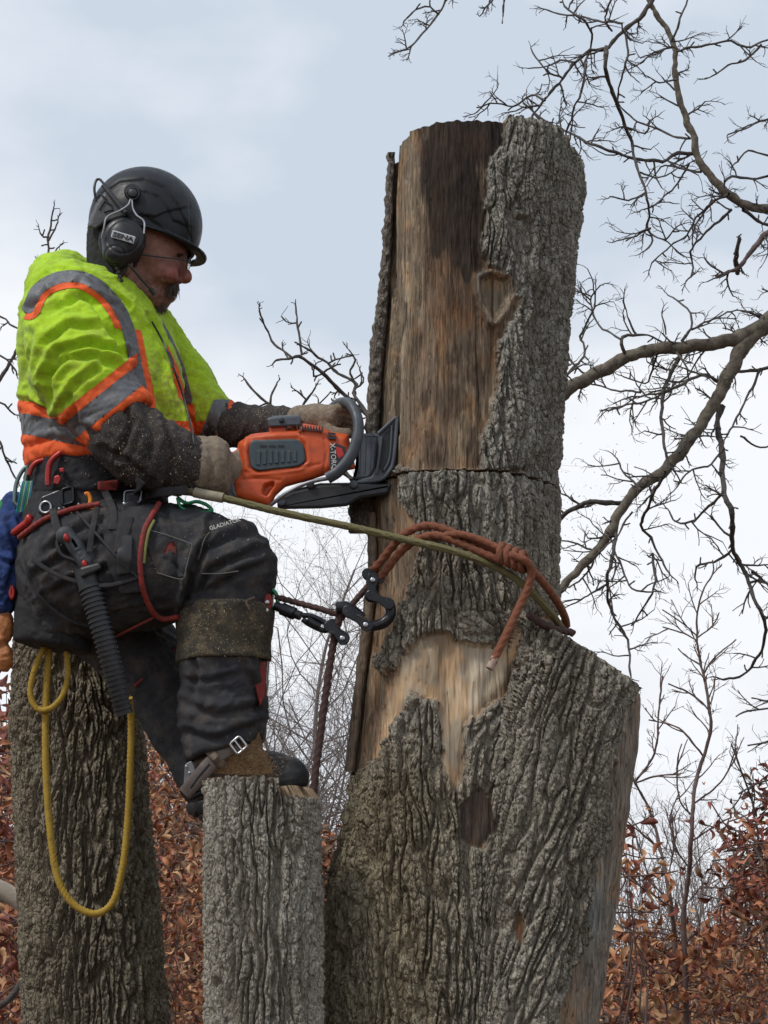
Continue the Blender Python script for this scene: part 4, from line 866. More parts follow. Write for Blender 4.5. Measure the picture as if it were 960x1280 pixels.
# ---- helmet fittings
mb = MB(); V, F = plateVF(rnd([(108, 281), (119, 253), (130, 238), (139, 240), (157, 262), (156, 268), (131, 276), (118, 285)], 3), -66, -42, 3); mb.add(V, F); 
o = mb.obj('visor_bracket', mat('grey_visor_bracket', (.085, .09, .095), (.06, .062, .066), .5, 40, bump=.0004, bscale=300, dirt=(.16, .15, .13), dth=(.5, .7)), helm, smooth=False)
mb = MB(); 
for q in ([(124, 262), (131, 251), (139, 256)], [(139, 256), (141, 262), (130, 265)], [(127, 244), (134, 250)]): mb.tube(np.array([Q(a, b, -67) for a, b in q]), px_(1.1), 6)
mb.obj('bracket_rib', M_BLK, helm)
mb = MB(); mb.tube(QS([(129, 231, -64), (143, 248, -70), (157, 266, -72)]), px_(3.2), 8, True, .6); mb.obj('visor_arm', M_BLK, helm)
mb = MB(); mb.tube(resamp(QS([(120, 252, -60), (118, 236, -60), (120, 226, -58), (124, 224, -58), (129, 229, -60), (138, 242, -64)]), .004), px_(1.7), 7); mb.obj('visor_wire', M_BLK, helm)
mb = MB(); disc(mb, Q(166, 242, -54), px_(10), px_(12)); disc(mb, Q(166, 242, -66), px_(5.5), px_(3.5)); torus(mb, Q(166, 242, -67), px_(7.5), px_(1), (0, 1, 0)); mb.obj('muff_hinge', M_BLK, helm)
mb = MB(); mb.tube(resamp(QS([(163, 249, -67), (160, 256, -70), (150, 263, -74), (134, 271, -78), (130, 284, -76), (127, 298, -72)]), .004), px_(1.15), 7); mb.tube(resamp(QS([(165, 250, -67), (166, 260, -70), (171, 269, -74), (180, 277, -76), (180, 292, -74)]), .004), px_(1.15), 7); mb.obj('muff_wire', M_STEEL, helm)
V, F = nets(lambda P: smin(smin(ell(P, (154, 298, -60), (27, 27, 17), .2), ell(P, (146, 317, -58), (18, 17, 18)), 6), smax(ell(P, (152, 300, -50), (29, 30, 10), .2), -P[..., 2]-62, 2), 2), (115, 262, -90), (192, 345, -30), 1.3)
V, F, Nn, px, py = bake(V, F, lambda V, x, y: -.9*np.exp(-((np.hypot((x-154), (y-296)*1.0)-21)/1.3)**2)-1.0*np.exp(-((np.hypot(x-143, y-319)-12)/1.2)**2)*(y > 306), 1)
muff = part('earmuff', V, F, mat('black_muff_shell', (.016, .017, .02), (.022, .022, .026), .38, 30, bump=.0002, bscale=500, dirt=(.05, .05, .05), dth=(.6, .8)), helm)
V, F = nets(lambda P: ell(P, (154, 298, 58), (27, 30, 17), .2), (115, 262, 30), (192, 335, 90), 2.2); part('earmuff', V, tri(F)[:, ::-1], M_BLK, helm)
yl = D0-80/SC
pl = [(-15, -4.6), (15, -4.6), (15, 4.6), (-15, 4.6)]; ca, sa = math.cos(.29), math.sin(.29)
V, F = plateVF(rnd([(153+a*ca-b*sa, 293.5+a*sa+b*ca) for a, b in pl], 1.6), -80, -76); mb = MB().add(V, F); mb.obj('name_plate', mat('silver_name_plate', (.58, .60, .62), (.5, .52, .54), .4), muff, smooth=False)
pl = [(-14, -3.7), (14, -3.7), (14, 3.7), (-14, 3.7)]
V, F = plateVF(rnd([(153+a*ca-b*sa, 293.5+a*sa+b*ca) for a, b in pl], 1.4), -80.6, -78); mb = MB().add(V, F); mb.obj('name_plate_face', mat('name_plate_face', (.42, .44, .46), (.36, .38, .4), .4), muff, smooth=False)
tx_, ty_ = [float(q[0]) for q in proj(X3(np.array([Cc(153, 293.6, -81)])))]
text('name_plate_lettering', 'SENA', tx_, ty_, D0-81/SC, 0.0170, .29, M_BLK, muff, .0006, 0, 1.42)
mb = MB(); mb.tube(resamp(QS([(160, 330, -62), (168, 339, -58), (178, 351, -50), (190, 364, -42)]), .004), px_(1.5), 7); mb.tube(QS([(188, 361, -43), (193, 368, -40)]), px_(3), 8); mb.obj('microphone_boom', M_BLK, muff)
mb = MB(); mb.tube(resamp(QS([(130, 326, -62), (140, 340, -60), (148, 352, -52), (150, 366, -46)]), .005), px_(3), 8); mb.tube(resamp(QS([(160, 328, -58), (152, 345, -56), (144, 352, -54)]), .005), px_(2.2), 8); 
for k in range(4): disc(mb, Q(146+k*2, 336+k*5, -64), px_(2.6), px_(3), 8)
mb.obj('chin_strap', M_WEB, helm)
mb = MB()
for s in (-1, 1):
    a = np.linspace(0, 2*PI, 17)[:-1]; R0 = np.array([Q(236+2*math.cos(t)*.9-1.5*math.sin(t), 330+8*math.sin(t), s*18+12*math.cos(t)) for t in a]); mb.tube(np.vstack([R0, R0[:1]]), px_(.8), 6)
    mb.tube(QS([(234, 325, s*29), (205, 322, s*44), (175, 318, s*50)]), px_(1), 6)
mb.tube(QS([(237, 327, -7), (238, 326, 0), (237, 327, 7)]), px_(.8), 6)
gl = mb.obj('glasses', M_BLK, body)
for s in (-1, 1):
    a = np.linspace(0, 2*PI, 17)[:-1]; V = np.array([Q(236+2*math.cos(t)*.9-1.5*math.sin(t), 330+8*math.sin(t), s*18+12*math.cos(t)) for t in a]); V2 = V+np.array([.0012, 0, 0])
    F = [tuple(range(16)), tuple(range(31, 15, -1))]+[(i, (i+1) % 16, 16+(i+1) % 16, 16+i) for i in range(16)]
    ml = MATS.get('lens')
    if ml is None:
        ml = bpy.data.materials.new('lens'); ml.use_nodes = True; pb = ml.node_tree.nodes['Principled BSDF']; pb.inputs['Transmission Weight'].default_value = .9; pb.inputs['Roughness'].default_value = .03; pb.inputs['IOR'].default_value = 1.1; MATS['lens'] = ml
    MB().add(np.vstack([V, V2]), F).obj('lens', ml, body, smooth=False)
# ---- harness (worn): belt pad, straps, leg pad
def beltfn(P): return slices(P, [(590, 122, 3, 88, 80), (620, 118, 3, 90, 84), (650, 112, 3, 90, 86), (690, 106, 3, 86, 88)], math.radians(16))
V, F = nets(lambda P: np.maximum(beltfn(P), -(beltfn(P)+9)), (-10, 580, -130), (260, 700, 130), 3.0); V, F, Nn, px, py = bake(V, F, lambda V, x, y: cloth_noise(V, 18, 1.8), 1)
BE = [(20, 676), (33, 665), (54, 650), (79, 640), (100, 634), (125, 631), (165, 632), (205, 632), (260, 640)]
bx_, by_ = np.array(BE).T
V, outp = seq_split(V, F, [(lambda V, px, py: both(np.interp(px, bx_, by_)-2-py, py-(598+.03*px)), 'belt', 0)], 'rest')
harn = part('harness', V, outp[0][1], M_WEB, person); SV = np.vstack([s for n_, s in SURF])
rope('belt_piping', drape([(24, 672), (33, 665), (54, 650), (79, 640), (100, 634), (125, 630)], 2), px_(3.4), M_RED, harn, depth=.06)
patch('leg_pad', [(150, 636), (196, 630), (181, 660), (174, 685), (173, 710), (178, 740), (150, 742), (134, 705), (128, 655)], 3, M_WEB, harn)
patch('leg_pad_panel', [(146, 672), (166, 668), (163, 716), (146, 720)], 6, M_BLK, harn)
rope('leg_loop_binding', drape([(199, 629), (189, 646), (181, 661), (177, 680), (175, 704), (177, 728), (183, 749), (192, 766), (204, 774), (223, 771)], 5), px_(3.3), M_RED, harn, depth=.05)
mb = MB(); mb.tube(drape([(193, 650), (186, 664), (182, 684), (180, 704)], 6), px_(1.7), 6, True, .6); mb.obj('binding_trim', mat('olive_trim', (.2, .21, .06), None, .8), harn)
for i in range(9):
    t = i/8; bolt('punched_eyelet', 183-12*t**.6+.5, 655+70*t, dep(171, 655+70*t)-.012, 1.2, M_DMET, harn)
mb = MB(); mb.tube(drape([(146, 795), (168, 784), (192, 772)], 2), px_(1.7), 6); mb.tube(QS([(168, 858, -8), (190, 838, 0), (222, 808, 12)]), px_(1.9), 6); mb.obj('leg_loop_cord', M_RED, harn)
for nm, pts, wd in (('strap', [(130, 612), (142, 640), (140, 662)], 9), ('strap', [(176, 600), (168, 616)], 12), ('strap', [(160, 646), (152, 672), (150, 690)], 14), ('strap', [(66, 636), (70, 655), (76, 668)], 9), ('strap', [(122, 634), (116, 660), (112, 690)], 7), ('strap', [(40, 700), (80, 722), (130, 732), (172, 722)], 5), ('strap', [(30, 700), (45, 740), (80, 772), (120, 785)], 4), ('strap', [(150, 640), (190, 618), (235, 612)], 10), ('strap', [(96, 640), (150, 700), (172, 722)], 3)):
    ribbon(nm, drape(pts, 6), wd, 2.4, M_WEB, harn)
# metal plate, square loop, ring, buckle
def yd(px, py, off): return (dep(px, py)-D0)*SC-off
w0 = yd(70, 625, 4)
V, F = plateVF(rnd([(46, 640), (50, 620), (72, 611), (93, 607), (95, 616), (90, 632), (74, 637), (56, 646)], 4), w0-5, w0+2, 1.5); MB().add(V, F).obj('belt_plate', M_DMET, harn, smooth=False)
def loopp(name, pts, w, r, m, parent, sm=4): mb = MB(); P = np.array([Q(a, b, w) for a, b in rnd(pts, sm)]); P = np.vstack([P, P[:1]]); mb.tube(P, px_(r), 8, False); return mb.obj(name, m, parent)
loopp('square_ring', [(77, 612), (91, 608), (92, 628), (78, 632)], w0-8, 1.9, M_DMET, harn)
for a, b in ((80, 634), (86, 631), (74, 636), (98, 630)): bolt('rivet', a, b, D0+(w0-5)/SC, 1.3, M_STEEL, harn)
mb = MB(); torus(mb, Q(57, 634, w0-10), px_(6.8), px_(1.5), (.2, 1, 0)); mb.obj('metal_ring', M_STEEL, harn)
w1 = yd(163, 625, 9)
V, F = plateVF(rnd([(156, 614), (177, 612), (175, 628), (155, 629)], 3), w1-5, w1, 1.2); MB().add(V, F).obj('buckle', M_DMET, harn, smooth=False)
V, F = plateVF(rnd([(160, 618), (173, 616.5), (172, 623), (160, 624)], 2), w1-6, w1-2); MB().add(V, F).obj('buckle_slot', M_WEB, harn, smooth=False)
loopp('buckle_rim', [(156, 614), (177, 612), (175, 628), (155, 629)], w1-6, 1.5, mat('satin_grey_metal', (.2, .21, .23), None, .35, metal=.8), harn, 3)
V, F = plateVF(rnd([(151, 630), (172, 629), (169, 645), (163, 650), (150, 642)], 3), w1-5, w1+1, 1.2); MB().add(V, F).obj('buckle', M_DMET, harn, smooth=False)
for a, b in ((155.5, 629.5), (168, 630)): bolt('rivet', a, b, D0+(w1-6)/SC, 1.9, M_STEEL, harn)
patch('red_tab', [(122, 602), (148, 600), (148, 612), (122, 613)], 6, M_RED, harn)
# calf pad, spur shank, ankle strap (worn)
def padf(P):
    d = T_SHIN(P)-7; e = T_SHIN(P)-2; top = Cc(280, 758, -70)[1]; bot = Cc(280, 828, -70)[1]; q = .03*(P[..., 0]-280)
    return smax(np.maximum(d, -e), np.maximum(top-P[..., 1]+q, P[..., 1]-bot+q), 2)
V, F = nets(padf, (205, 735, -140), (360, 850, 5), 2.4); V, F, Nn, px, py = bake(V, F, lambda V, x, y: cloth_noise(V, 26, 1.2), 1)
V[:, 2] += 0; spur = part('calf_pad', V, F, mat('sawdust_caked_pad', (.045, .04, .032), (.085, .068, .045), .95, 24, .45, .65, bump=.002, bscale=300, speck=(.30, .24, .14), spscale=240, spth=.64, dirt=(.17, .135, .08), dth=(.5, .68), dscale=34), person)
SV = np.vstack([s for n_, s in SURF])
wq = -70
V, F = plateVF(rnd([(311, 744), (338, 741), (341, 752), (337, 763), (316, 765), (305, 752)], 4), -98, -84, 2); MB().add(V, F).obj('spur_cuff', M_RED, spur, smooth=False)
V, F = plateVF(rnd([(309, 828), (333, 826), (331, 870), (324, 884), (316, 850)], 3), -90, -80, 1.5); MB().add(V, F).obj('spur_plate', M_RED, spur, smooth=False)
for a, b in ((334, 753), (327, 760), (333, 763)): bolt('rivet', a, b, D0-100/SC, 2.6, M_STEEL, spur)
mb = MB(); mb.tube(QS([(340, 744, -72), (336, 800, -70), (333, 850, -68), (327, 925, -60)]), px_(2.6), 8, True, 1.6); mb.tube(QS([(327, 925, -60), (300, 990, -40), (262, 1008, -40)]), px_(3), 8); mb.obj('spur_shank', M_STEEL, spur)
mb = MB(); mb.tube(resamp(drape([(318, 747), (308, 752), (312, 762)], 3), .004), px_(1.6), 6); mb.obj('spur_lace', M_LEA, spur)
o = ribbon('ankle_strap', W(*np.array([(231, 992), (243, 978), (258, 960), (272, 945), (286, 935), (300, 931)]).T, D0-np.array([88, 96, 100, 102, 102, 98])/SC), 17, 4, mat('brown_strap_leather', (.10, .08, .072), (.15, .12, .105), .7, 40, bump=.001, bscale=200, dirt=(.2, .17, .14), dth=(.5, .7)), spur)
ribbon('strap_keeper', QS([(261, 938, -100), (270, 948, -108), (279, 958, -100)]), 10, 4, M_LEA, spur)
mb = MB(); mb.tube(QS([(238, 985, -103), (248, 971, -107), (262, 955, -109)]), px_(1.6), 6); mb.obj('strap_slot', M_BLK, spur)
loopp('strap_buckle', [(287, 930), (299, 920), (309, 933), (297, 943)], -108, 1.6, M_STEEL, spur, 3)
mb = MB(); mb.tube(QS([(293, 925, -109), (303, 938, -109)]), px_(1.3), 6); mb.obj('buckle_tongue', M_STEEL, spur)
V, F = plateVF(rnd([(231, 955), (240, 950), (247, 970), (236, 990), (229, 988)], 3), -84, -78, 1); MB().add(V, F).obj('stirrup_plate', mat('galvanised_metal', (.22, .22, .23), (.15, .15, .15), .5, metal=.6), spur, smooth=False)
for a, b in ((233, 958), (237, 966), (240, 972)): bolt('rivet', a, b, D0-85/SC, 1.5, M_STEEL, spur)
mb = MB(); mb.tube(QS([(238, 998, -85), (248, 992, -88), (262, 990, -80)]), px_(4), 8); mb.obj('spur_gaff', M_DMET, spur)
yt = dep(283, 655, 8)
text('trouser_lettering', 'GLADIATOR', 281, 655, yt-.010, .0145, -.30, M_WHITE, tr, .0004)
mb = MB()
for q in ([(252, 717), (275, 717), (298, 714)], [(176, 660), (206, 668), (240, 680)], [(196, 716), (229, 724), (232, 708)], [(240, 680), (230, 722)], [(248, 700), (255, 675), (262, 665)]): mb.tube(drape(q, 1.5), px_(.6), 4)
mb.obj('seam_stitching', mat('grey_thread', (.16, .155, .15), None, .8), tr)
# ------------------------------------------------------------ clipped gear (things of their own)
def carab(name, label, pts, w, r, m, closed=False, grp=None, gate=None, dr=False):
    P = np.array([Q(*p[:2], p[2] if len(p) > 2 else w) for p in pts]); 
    if dr: P = drape(pts, 9)
    P = resamp(np.vstack([P, P[:1]]) if closed else P, .003); o = MB().tube(P, px_(r), 9, not closed).obj(name, m, None, P[0]); return tag(o, label, 'carabiner', grp)
M_GRN = mat('green_anodised', (.02, .23, .09), (.015, .16, .07), .28, 40, metal=.5); M_REDM = mat('red_anodised', (.42, .03, .025), (.3, .025, .02), .35, 40, metal=.3, dirt=(.1, .05, .04), dth=(.55, .7))
carab('carabiner', 'green carabiner arching above the harness buckle under the near glove', [(163, 606), (163, 598), (170, 592), (184, 591), (204, 597), (218, 602), (226, 611), (222, 618)], -104, 2.0, M_GRN)
carab('carabiner', 'green carabiner below the lanyard eye on top of the thigh', [(222, 622), (233, 629), (246, 627), (258, 631), (265, 638), (258, 640), (240, 640), (226, 634)], -106, 2.2, M_GRN, True)
carab('carabiner', 'tall red hook-shaped carabiner standing up from the back of the belt', [(60, 607), (60, 594), (62, 580), (68, 572), (76, 566)], -84, 3.6, M_REDM)
carab('carabiner', 'small curved red carabiner at the far back edge of the belt', [(36, 594), (40, 584), (46, 578), (55, 575)], -62, 3.2, M_REDM)
carab('carabiner', 'yellow and orange gear clip beside the red tab on the belt', [(106, 618), (110, 617), (113, 624), (113, 633), (122, 637), (133, 639)], -98, 2.6, mat('yellow_orange_clip', (.75, .30, .02), (.7, .12, .02), .4, 30))
t = thing('gear_clip', 'pair of small bright red clip tabs beside the tall red carabiner', 'clip', Q(73, 595, -88))
for pts in ([(73, 584), (79, 583), (80, 588), (74, 590)], [(67, 594), (73, 592), (76, 596), (72, 605), (66, 603)]):
    V, F = plateVF(rnd(pts, 1.5), -92, -84, 1.2); MB().add(V, F).obj('clip_tab', M_REDM, t, smooth=False)
V, F = nets(lambda P: smin(cap(P, Cc(17, 665, -58), Cc(37, 651, -64), 4.2, 5.5), ell(P, (36, 648, -66), (5, 6, 5)), 3)-.2, (5, 635, -80), (50, 680, -45), 1.2)
o = link('swivel_snap', mesh('swivel_snap', X3(V), tri(F)), M_REDM, None, Q(26, 658, -60)); tag(o, 'lumpy red snap hook on the belt above the blue rope bag', 'snap hook')
carab('carabiner', 'narrow red clip low on the back strap beside the blue bag', [(15, 732), (17, 740), (15, 748), (13, 741)], -40, 2.2, M_REDM, True)
# blue bag, cords, hanging glove, black tool bag
M_BLUE = mat('blue_cloth', (.022, .055, .20), (.015, .03, .10), .85, 30, bump=.001, bscale=300, dirt=(.06, .06, .08), dth=(.55, .75))
V, F = nets(lambda P: smin(chain(P, [(18, 630, -20, 14), (14, 670, -22, 21), (8, 720, -20, 18), (4, 756, -18, 13)], 8, 1.3), chain(P, [(24, 625, -30, 8), (30, 660, -34, 10), (24, 700, -30, 9)], 5), 3), (-25, 600, -70), (50, 790, 30), 2.0)
V, F, Nn, px, py = bake(V, F, lambda V, x, y: folds(x, y, V[:, 2], [([(10, 650), (20, 690), (8, 740)], 3, 3), ([(28, 650), (22, 700), (14, 730)], 3, 3), ([(0, 700), (16, 706), (28, 700)], 3, 3)])+cloth_noise(V, 12, 2.4), 1)
o = link('rope_bag', mesh('rope_bag', X3(V), F[:, ::-1]), M_BLUE, None, Q(14, 700, -20)); tag(o, "crumpled blue cloth bag hanging at the worker's back", 'bag')
t = thing('cord_bundle', 'bundle of thin cyan and green cords looped over the blue bag', 'cord', Q(30, 620, -50))
for k in range(7):
    x = 24+k*2.2; MB().tube(resamp(QS([(x-3, 640, -46), (x+1, 618, -52), (x+5-.2*k, 602, -50), (x+4, 616, -44), (x-1, 640, -42)]), .004), px_(1.15), 6).obj('cord', (mat('cyan_cord', (.02, .25, .38), None, .6), mat('green_cord', (.05, .30, .12), None, .6), mat('pale_cord', (.35, .45, .40), None, .6))[k % 3], t)
V, F = nets(lambda P: smin(ell(P, (6, 640, -20), (12, 17, 12), .4), ell(P, (0, 652, -20), (9, 10, 9)), 4), (-20, 610, -45), (30, 680, 5), 1.8); V, F, Nn, px, py = bake(V, F, lambda V, x, y: cloth_noise(V, 8, 2), 0)
o = link('pouch', mesh('pouch', X3(V), F[:, ::-1]), mat('green_pouch', (.03, .26, .07), (.02, .16, .05), .8), None, Q(6, 640, -20)); tag(o, 'small bright green pouch at the left edge above the blue bag', 'pouch')
carab('carabiner', 'grey-green metal carabiner standing beside the cyan cords', [(18, 628), (20, 606), (27, 590), (34, 584), (32, 600), (27, 618), (24, 632)], -44, 2.6, mat('grey_green_metal', (.16, .22, .2), None, .35, metal=.6), True)
V, F = nets(lambda P: smin(smin(ell(P, (5, 782, -20), (11, 22, 10)), ell(P, (6, 822, -20), (9, 17, 9)), 5), ell(P, (1, 800, -22), (6, 12, 7)), 3), (-20, 745, -45), (30, 850, 5), 1.8); V, F, Nn, px, py = bake(V, F, lambda V, x, y: cloth_noise(V, 9, 2), 0)
o = link('work_glove', mesh('work_glove', X3(V), F[:, ::-1]), mat('orange_leather', (.42, .16, .05), (.28, .10, .035), .6, 40, bump=.001, bscale=200), None, Q(5, 800, -20)); tag(o, 'orange-brown leather glove dangling at the left edge below the blue bag', 'glove')
def bagf(P):
    d = smax(smax(slices(P, [(690, 48, -20, 24, 34), (740, 56, -20, 34, 40), (800, 64, -20, 46, 36), (830, 70, -20, 46, 30)], 0), 18-P[..., 0], 6), (P[..., 1]-Cc(60, 808, -20)[1])-.15*(P[..., 0]-60), 5); return d
V, F = nets(bagf, (0, 680, -75), (130, 840, 30), 2.6); V, F, Nn, px, py = bake(V, F, lambda V, x, y: folds(x, y, V[:, 2], [([(40, 705), (50, 740), (90, 790)], 4, 3)])+cloth_noise(V, 22, 2.2), 1)
o = link('tool_bag', mesh('tool_bag', X3(V), F[:, ::-1]), mat('black_bag_cloth', (.014, .014, .016), (.02, .02, .022), .7, 30, bump=.0006, bscale=300), None, Q(60, 760, -20)); tag(o, "black tool bag hanging under the worker's seat above the yellow rope", 'bag')
# hand saw in its ribbed scabbard
hs_ = thing('hand_saw', 'pruning saw with grey handle and red dots in a ribbed black scabbard', 'hand saw', Q(130, 800, -130))
P = resamp(QS([(106, 712, -122), (118, 752, -126), (131, 800, -126), (144, 850, -120), (156, 893, -112)]), .0009); s_ = np.linspace(0, 1, len(P)); L_ = np.linalg.norm(np.diff(P, axis=0), axis=1).sum()
rr = px_(13.5-3.5*s_)*(1+.09*np.sign(np.sin(s_*L_/.0125*2*PI))*(s_ > .13)*(s_ < .97)); MB().tube(P, rr, 18, True, .7, (0, 1, 0)).obj('scabbard', M_BLK, hs_)
V, F = plateVF(rnd([(98, 708), (124, 701), (127, 710), (100, 722)], 4), -138, -108, 3); MB().add(V, F).obj('scabbard_mouth', M_BLK, hs_, smooth=False)
V, F = nets(lambda P: smax(smin(chain(P, [(82, 666, -122, 9.5), (94, 682, -124, 9), (107, 702, -124, 10.5)], 5, .8), ell(P, (77, 669, -122), (8, 9, 7)), 4), -cap(P, Cc(91, 676, -122), Cc(96, 684, -122), 1.6, 1.6, 12), 1.5), (60, 648, -145), (130, 722, -100), 1.5); V, F, Nn, px, py = bake(V, F, lambda V, x, y: -.8*np.exp(-((np.hypot(x-100, y-692)-4)/1.2)**2), 1)
link('saw_handle', mesh('saw_handle', X3(V), F[:, ::-1]), mat('dark_grey_rubber', (.05, .055, .065), (.035, .038, .045), .6, 60, bump=.0006, bscale=500), hs_)
mb = MB(); mb.tube(resamp(QS([(76, 668, -122), (72, 680, -120), (78, 694, -120), (92, 700, -121), (102, 704, -122)]), .003), px_(2.6), 8); mb.obj('knuckle_guard', M_BLK, hs_)
for a, b in ((82, 671), (105, 704)): V, F = nets(lambda P: ell(P, (a, b, -132), (3.6, 5.5, 4.0), -.3), (a-8, b-10, -142), (a+8, b+10, -122), 1.0); link('red_grip_dot', mesh('red_grip_dot', X3(V), tri(F)), M_REDM, hs_)
# yellow rope
M_YEL = mat('yellow_rope', (.46, .29, .035), (.30, .19, .03), .8, 300, bump=.0006, bscale=900, dirt=(.16, .11, .04), dth=(.55, .7), dscale=60)
yr = thing('rope', 'yellow rope hanging in a long loop in front of the rear trunk', 'rope', Q(110, 1140, 20))
rope('rope_loop', QS([(62, 800, -14), (60, 830, -14), (57, 889, -14), (58, 977, -16), (68, 1080, -16), (86, 1124, -16), (116, 1142, -16), (140, 1129, -16), (153, 1086, -18), (160, 1021, -20), (163, 955, -30), (164, 898, -40), (161, 872, -62)]), px_(4.2), M_YEL, yr, pitch=.034, strands=3)
rope('rope_bight', QS([(57, 806, -20), (50, 820, -22), (41, 845, -22), (38, 868, -22), (47, 886, -22), (64, 885, -24), (79, 868, -24), (85, 842, -22), (83, 815, -20)]), px_(3.6), M_YEL, yr, pitch=.03, strands=3)
# ------------------------------------------------------------ ropes on the trunk
M_LAN = mat('olive_lanyard_rope', (.17, .15, .065), (.11, .10, .045), .85, 300, bump=.0006, bscale=900, dirt=(.28, .24, .15), dth=(.55, .7), dscale=50)
M_ORR = mat('rust_orange_rope', (.25, .085, .042), (.15, .055, .032), .85, 300, bump=.0008, bscale=900, dirt=(.14, .07, .045), dth=(.52, .7), dscale=50)
M_BRR = mat('dark_brown_rope', (.085, .045, .038), (.055, .032, .03), .85, 200, bump=.0006, bscale=900)
ly = thing('lanyard', 'olive work lanyard from the belt across the front of the trunk', 'lanyard', Q(240, 615, -110))
rope('lanyard_rope', QS([(216, 613, -105), (245, 616, -108), (277, 622, -112), (350, 640, -122), (440, 659, -134), (495, 672, -140), (531, 680, -146), (563, 688, -150), (600, 700, -150), (637, 718, -146), (664, 740, -140), (690, 768, -118), (700, 782, -80), (704, 780, -30)]), px_(4.3), M_LAN, ly, pitch=.03, strands=6, depth=.15)
MB().tube(resamp(QS([(243, 615.5, -108), (260, 619, -110), (279, 622.5, -112)]), .003), px_(6.2), 12).obj('rope_sleeve', mat('tan_sleeve', (.33, .30, .22), (.25, .22, .15), .8, 60), ly)
mb = MB()
for k in range(16):
    a = random.uniform(-1, 1); mb.tube(resamp(QS([(226+random.uniform(-6, 6), 615+6*a, -108+random.uniform(-4, 4)), (216+random.uniform(-8, 2), 612+7*a, -110), (208+random.uniform(-10, 4), 611+10*a, -104)]), .004), px_(.9), 4)
tag(mb.obj('frayed_strands', M_LAN, ly), kind='stuff')
orp = thing('rope', 'rust-orange rope tied round the trunk with a hitch and whipped end', 'rope', Q(650, 715, -140))
R_O = px_(4.7)
rope('rope_strand', QS([(456, 722, -94), (474, 704, -106), (490, 684, -116), (506, 667, -128), (536, 657, -136), (573, 668, -142), (600, 680, -147), (626, 690, -154), (648, 697, -156)]), R_O, M_ORR, orp)
rope('rope_strand', QS([(470, 728, -100), (484, 711, -112), (498, 693, -122), (516, 678, -134), (542, 669, -142), (575, 679, -147), (610, 694, -154), (636, 704, -160)]), R_O, M_ORR, orp)
rope('rope_strand', QS([(540, 672, -134), (575, 668, -152), (612, 680, -158), (640, 696, -165)]), R_O*.9, M_ORR, orp)
for k in range(4):
    x, y = 628+k*8, 692+k*3.4; a = np.linspace(0, 2*PI, 18)
    rope('hitch_turn', np.array([Q(x+4*math.sin(t)+.5*k, y+11*math.cos(t), -156+9*math.sin(t)) for t in a]), R_O*.85, M_ORR, orp)
rope('rope_tail', QS([(640, 694, -168), (655, 700, -170), (664, 712, -164), (661, 732, -160), (652, 752, -160), (638, 782, -165), (627, 805, -168), (616, 828, -170)]), R_O, M_ORR, orp)
MB().tube(resamp(QS([(619, 822, -169.5), (612, 836, -171)]), .002), px_(4.8), 12).obj('whipped_end', mat('white_whipping', (.42, .34, .28), (.30, .2, .15), .8, 80), orp)
rope('rope_strand', QS([(652, 702, -160), (668, 716, -152), (685, 736, -138), (699, 757, -110), (706, 772, -80), (708, 782, -50)]), R_O, M_ORR, orp)
rope('rope_strand', QS([(660, 768, -128), (680, 781, -118), (700, 788, -95), (716, 791, -78)]), R_O*.95, M_BRR, orp)
# ------------------------------------------------------------ rope device with its links
dv = thing('rope_wrench', 'black linked metal rope device between the spur and the trunk', 'rope device', Q(440, 755, -100))
def lk(pts, w, r, nm, th_=5, m=M_DMET):
    """rounded flat link through two pins"""
    (a, b), (c, d) = pts; A, B = np.array([a, b]), np.array([c, d]); t = nrm(B-A); n_ = np.array([-t[1], t[0]]); o = []
    for k in np.linspace(-PI/2, PI/2, 8): o.append(B+r*(t*math.cos(k)+n_*math.sin(k)))
    m_ = (A+B)/2; o.append(m_+n_*r*.62)
    for k in np.linspace(PI/2, 3*PI/2, 8): o.append(A+r*(t*math.cos(k)+n_*math.sin(k)))
    o.append(m_-n_*r*.62)
    V, F = plateVF([tuple(x) for x in o], w-th_/2, w+th_/2, 1.2); MB().add(V, F).obj(nm, m, dv, smooth=False)
lk([(459, 716), (474, 722)], -104, 7, 'side_plate'); lk([(466, 722), (464, 744)], -106, 8.5, 'side_plate', 6); lk([(464, 743), (486, 754)], -112, 7.4, 'swing_arm', 5); lk([(435, 763), (459, 781)], -106, 8, 'swing_arm', 6); lk([(412, 782), (429, 798)], -106, 8, 'swing_arm', 7)
lk([(415, 780), (430, 797)], -96, 7.5, 'side_plate', 5)
mb = MB(); mb.tube(resamp(QS([(487, 755, -104), (488, 768, -104), (479, 779, -104), (462, 783, -104)]), .003), px_(6.4), 12, True, .8); mb.obj('bend_arm', M_DMET, dv)
mb = MB(); mb.tube(resamp(QS([(420, 760, -104), (432, 759, -104), (444, 766, -104), (452, 774, -104)]), .003), px_(7), 10, True, .7); mb.obj('cam_body', M_DMET, dv)
mb = MB(); torus(mb, Q(417, 758, -106), px_(3.2), px_(1.2), (0, 1, 0)); mb.obj('eyelet', M_STEEL, dv)
for a, b in ((466, 725), (464, 743), (485, 754), (457, 781), (428, 798)): bolt('pin', a, b, D0-111/SC, 2.9, M_STEEL, dv)
mb = MB(); 
for q in ([(470, 745), (480, 750), (490, 748)], [(446, 770), (455, 775), (462, 778)]): mb.tube(resamp(np.array([Q(a, b-2, -112) for a, b in q]), .003), px_(.7), 5)
mb.obj('plate_edge', M_STEEL, dv)
sw = thing('swivel', 'black swivel shackle joining the green ring to the rope device', 'swivel', Q(370, 770, -95))
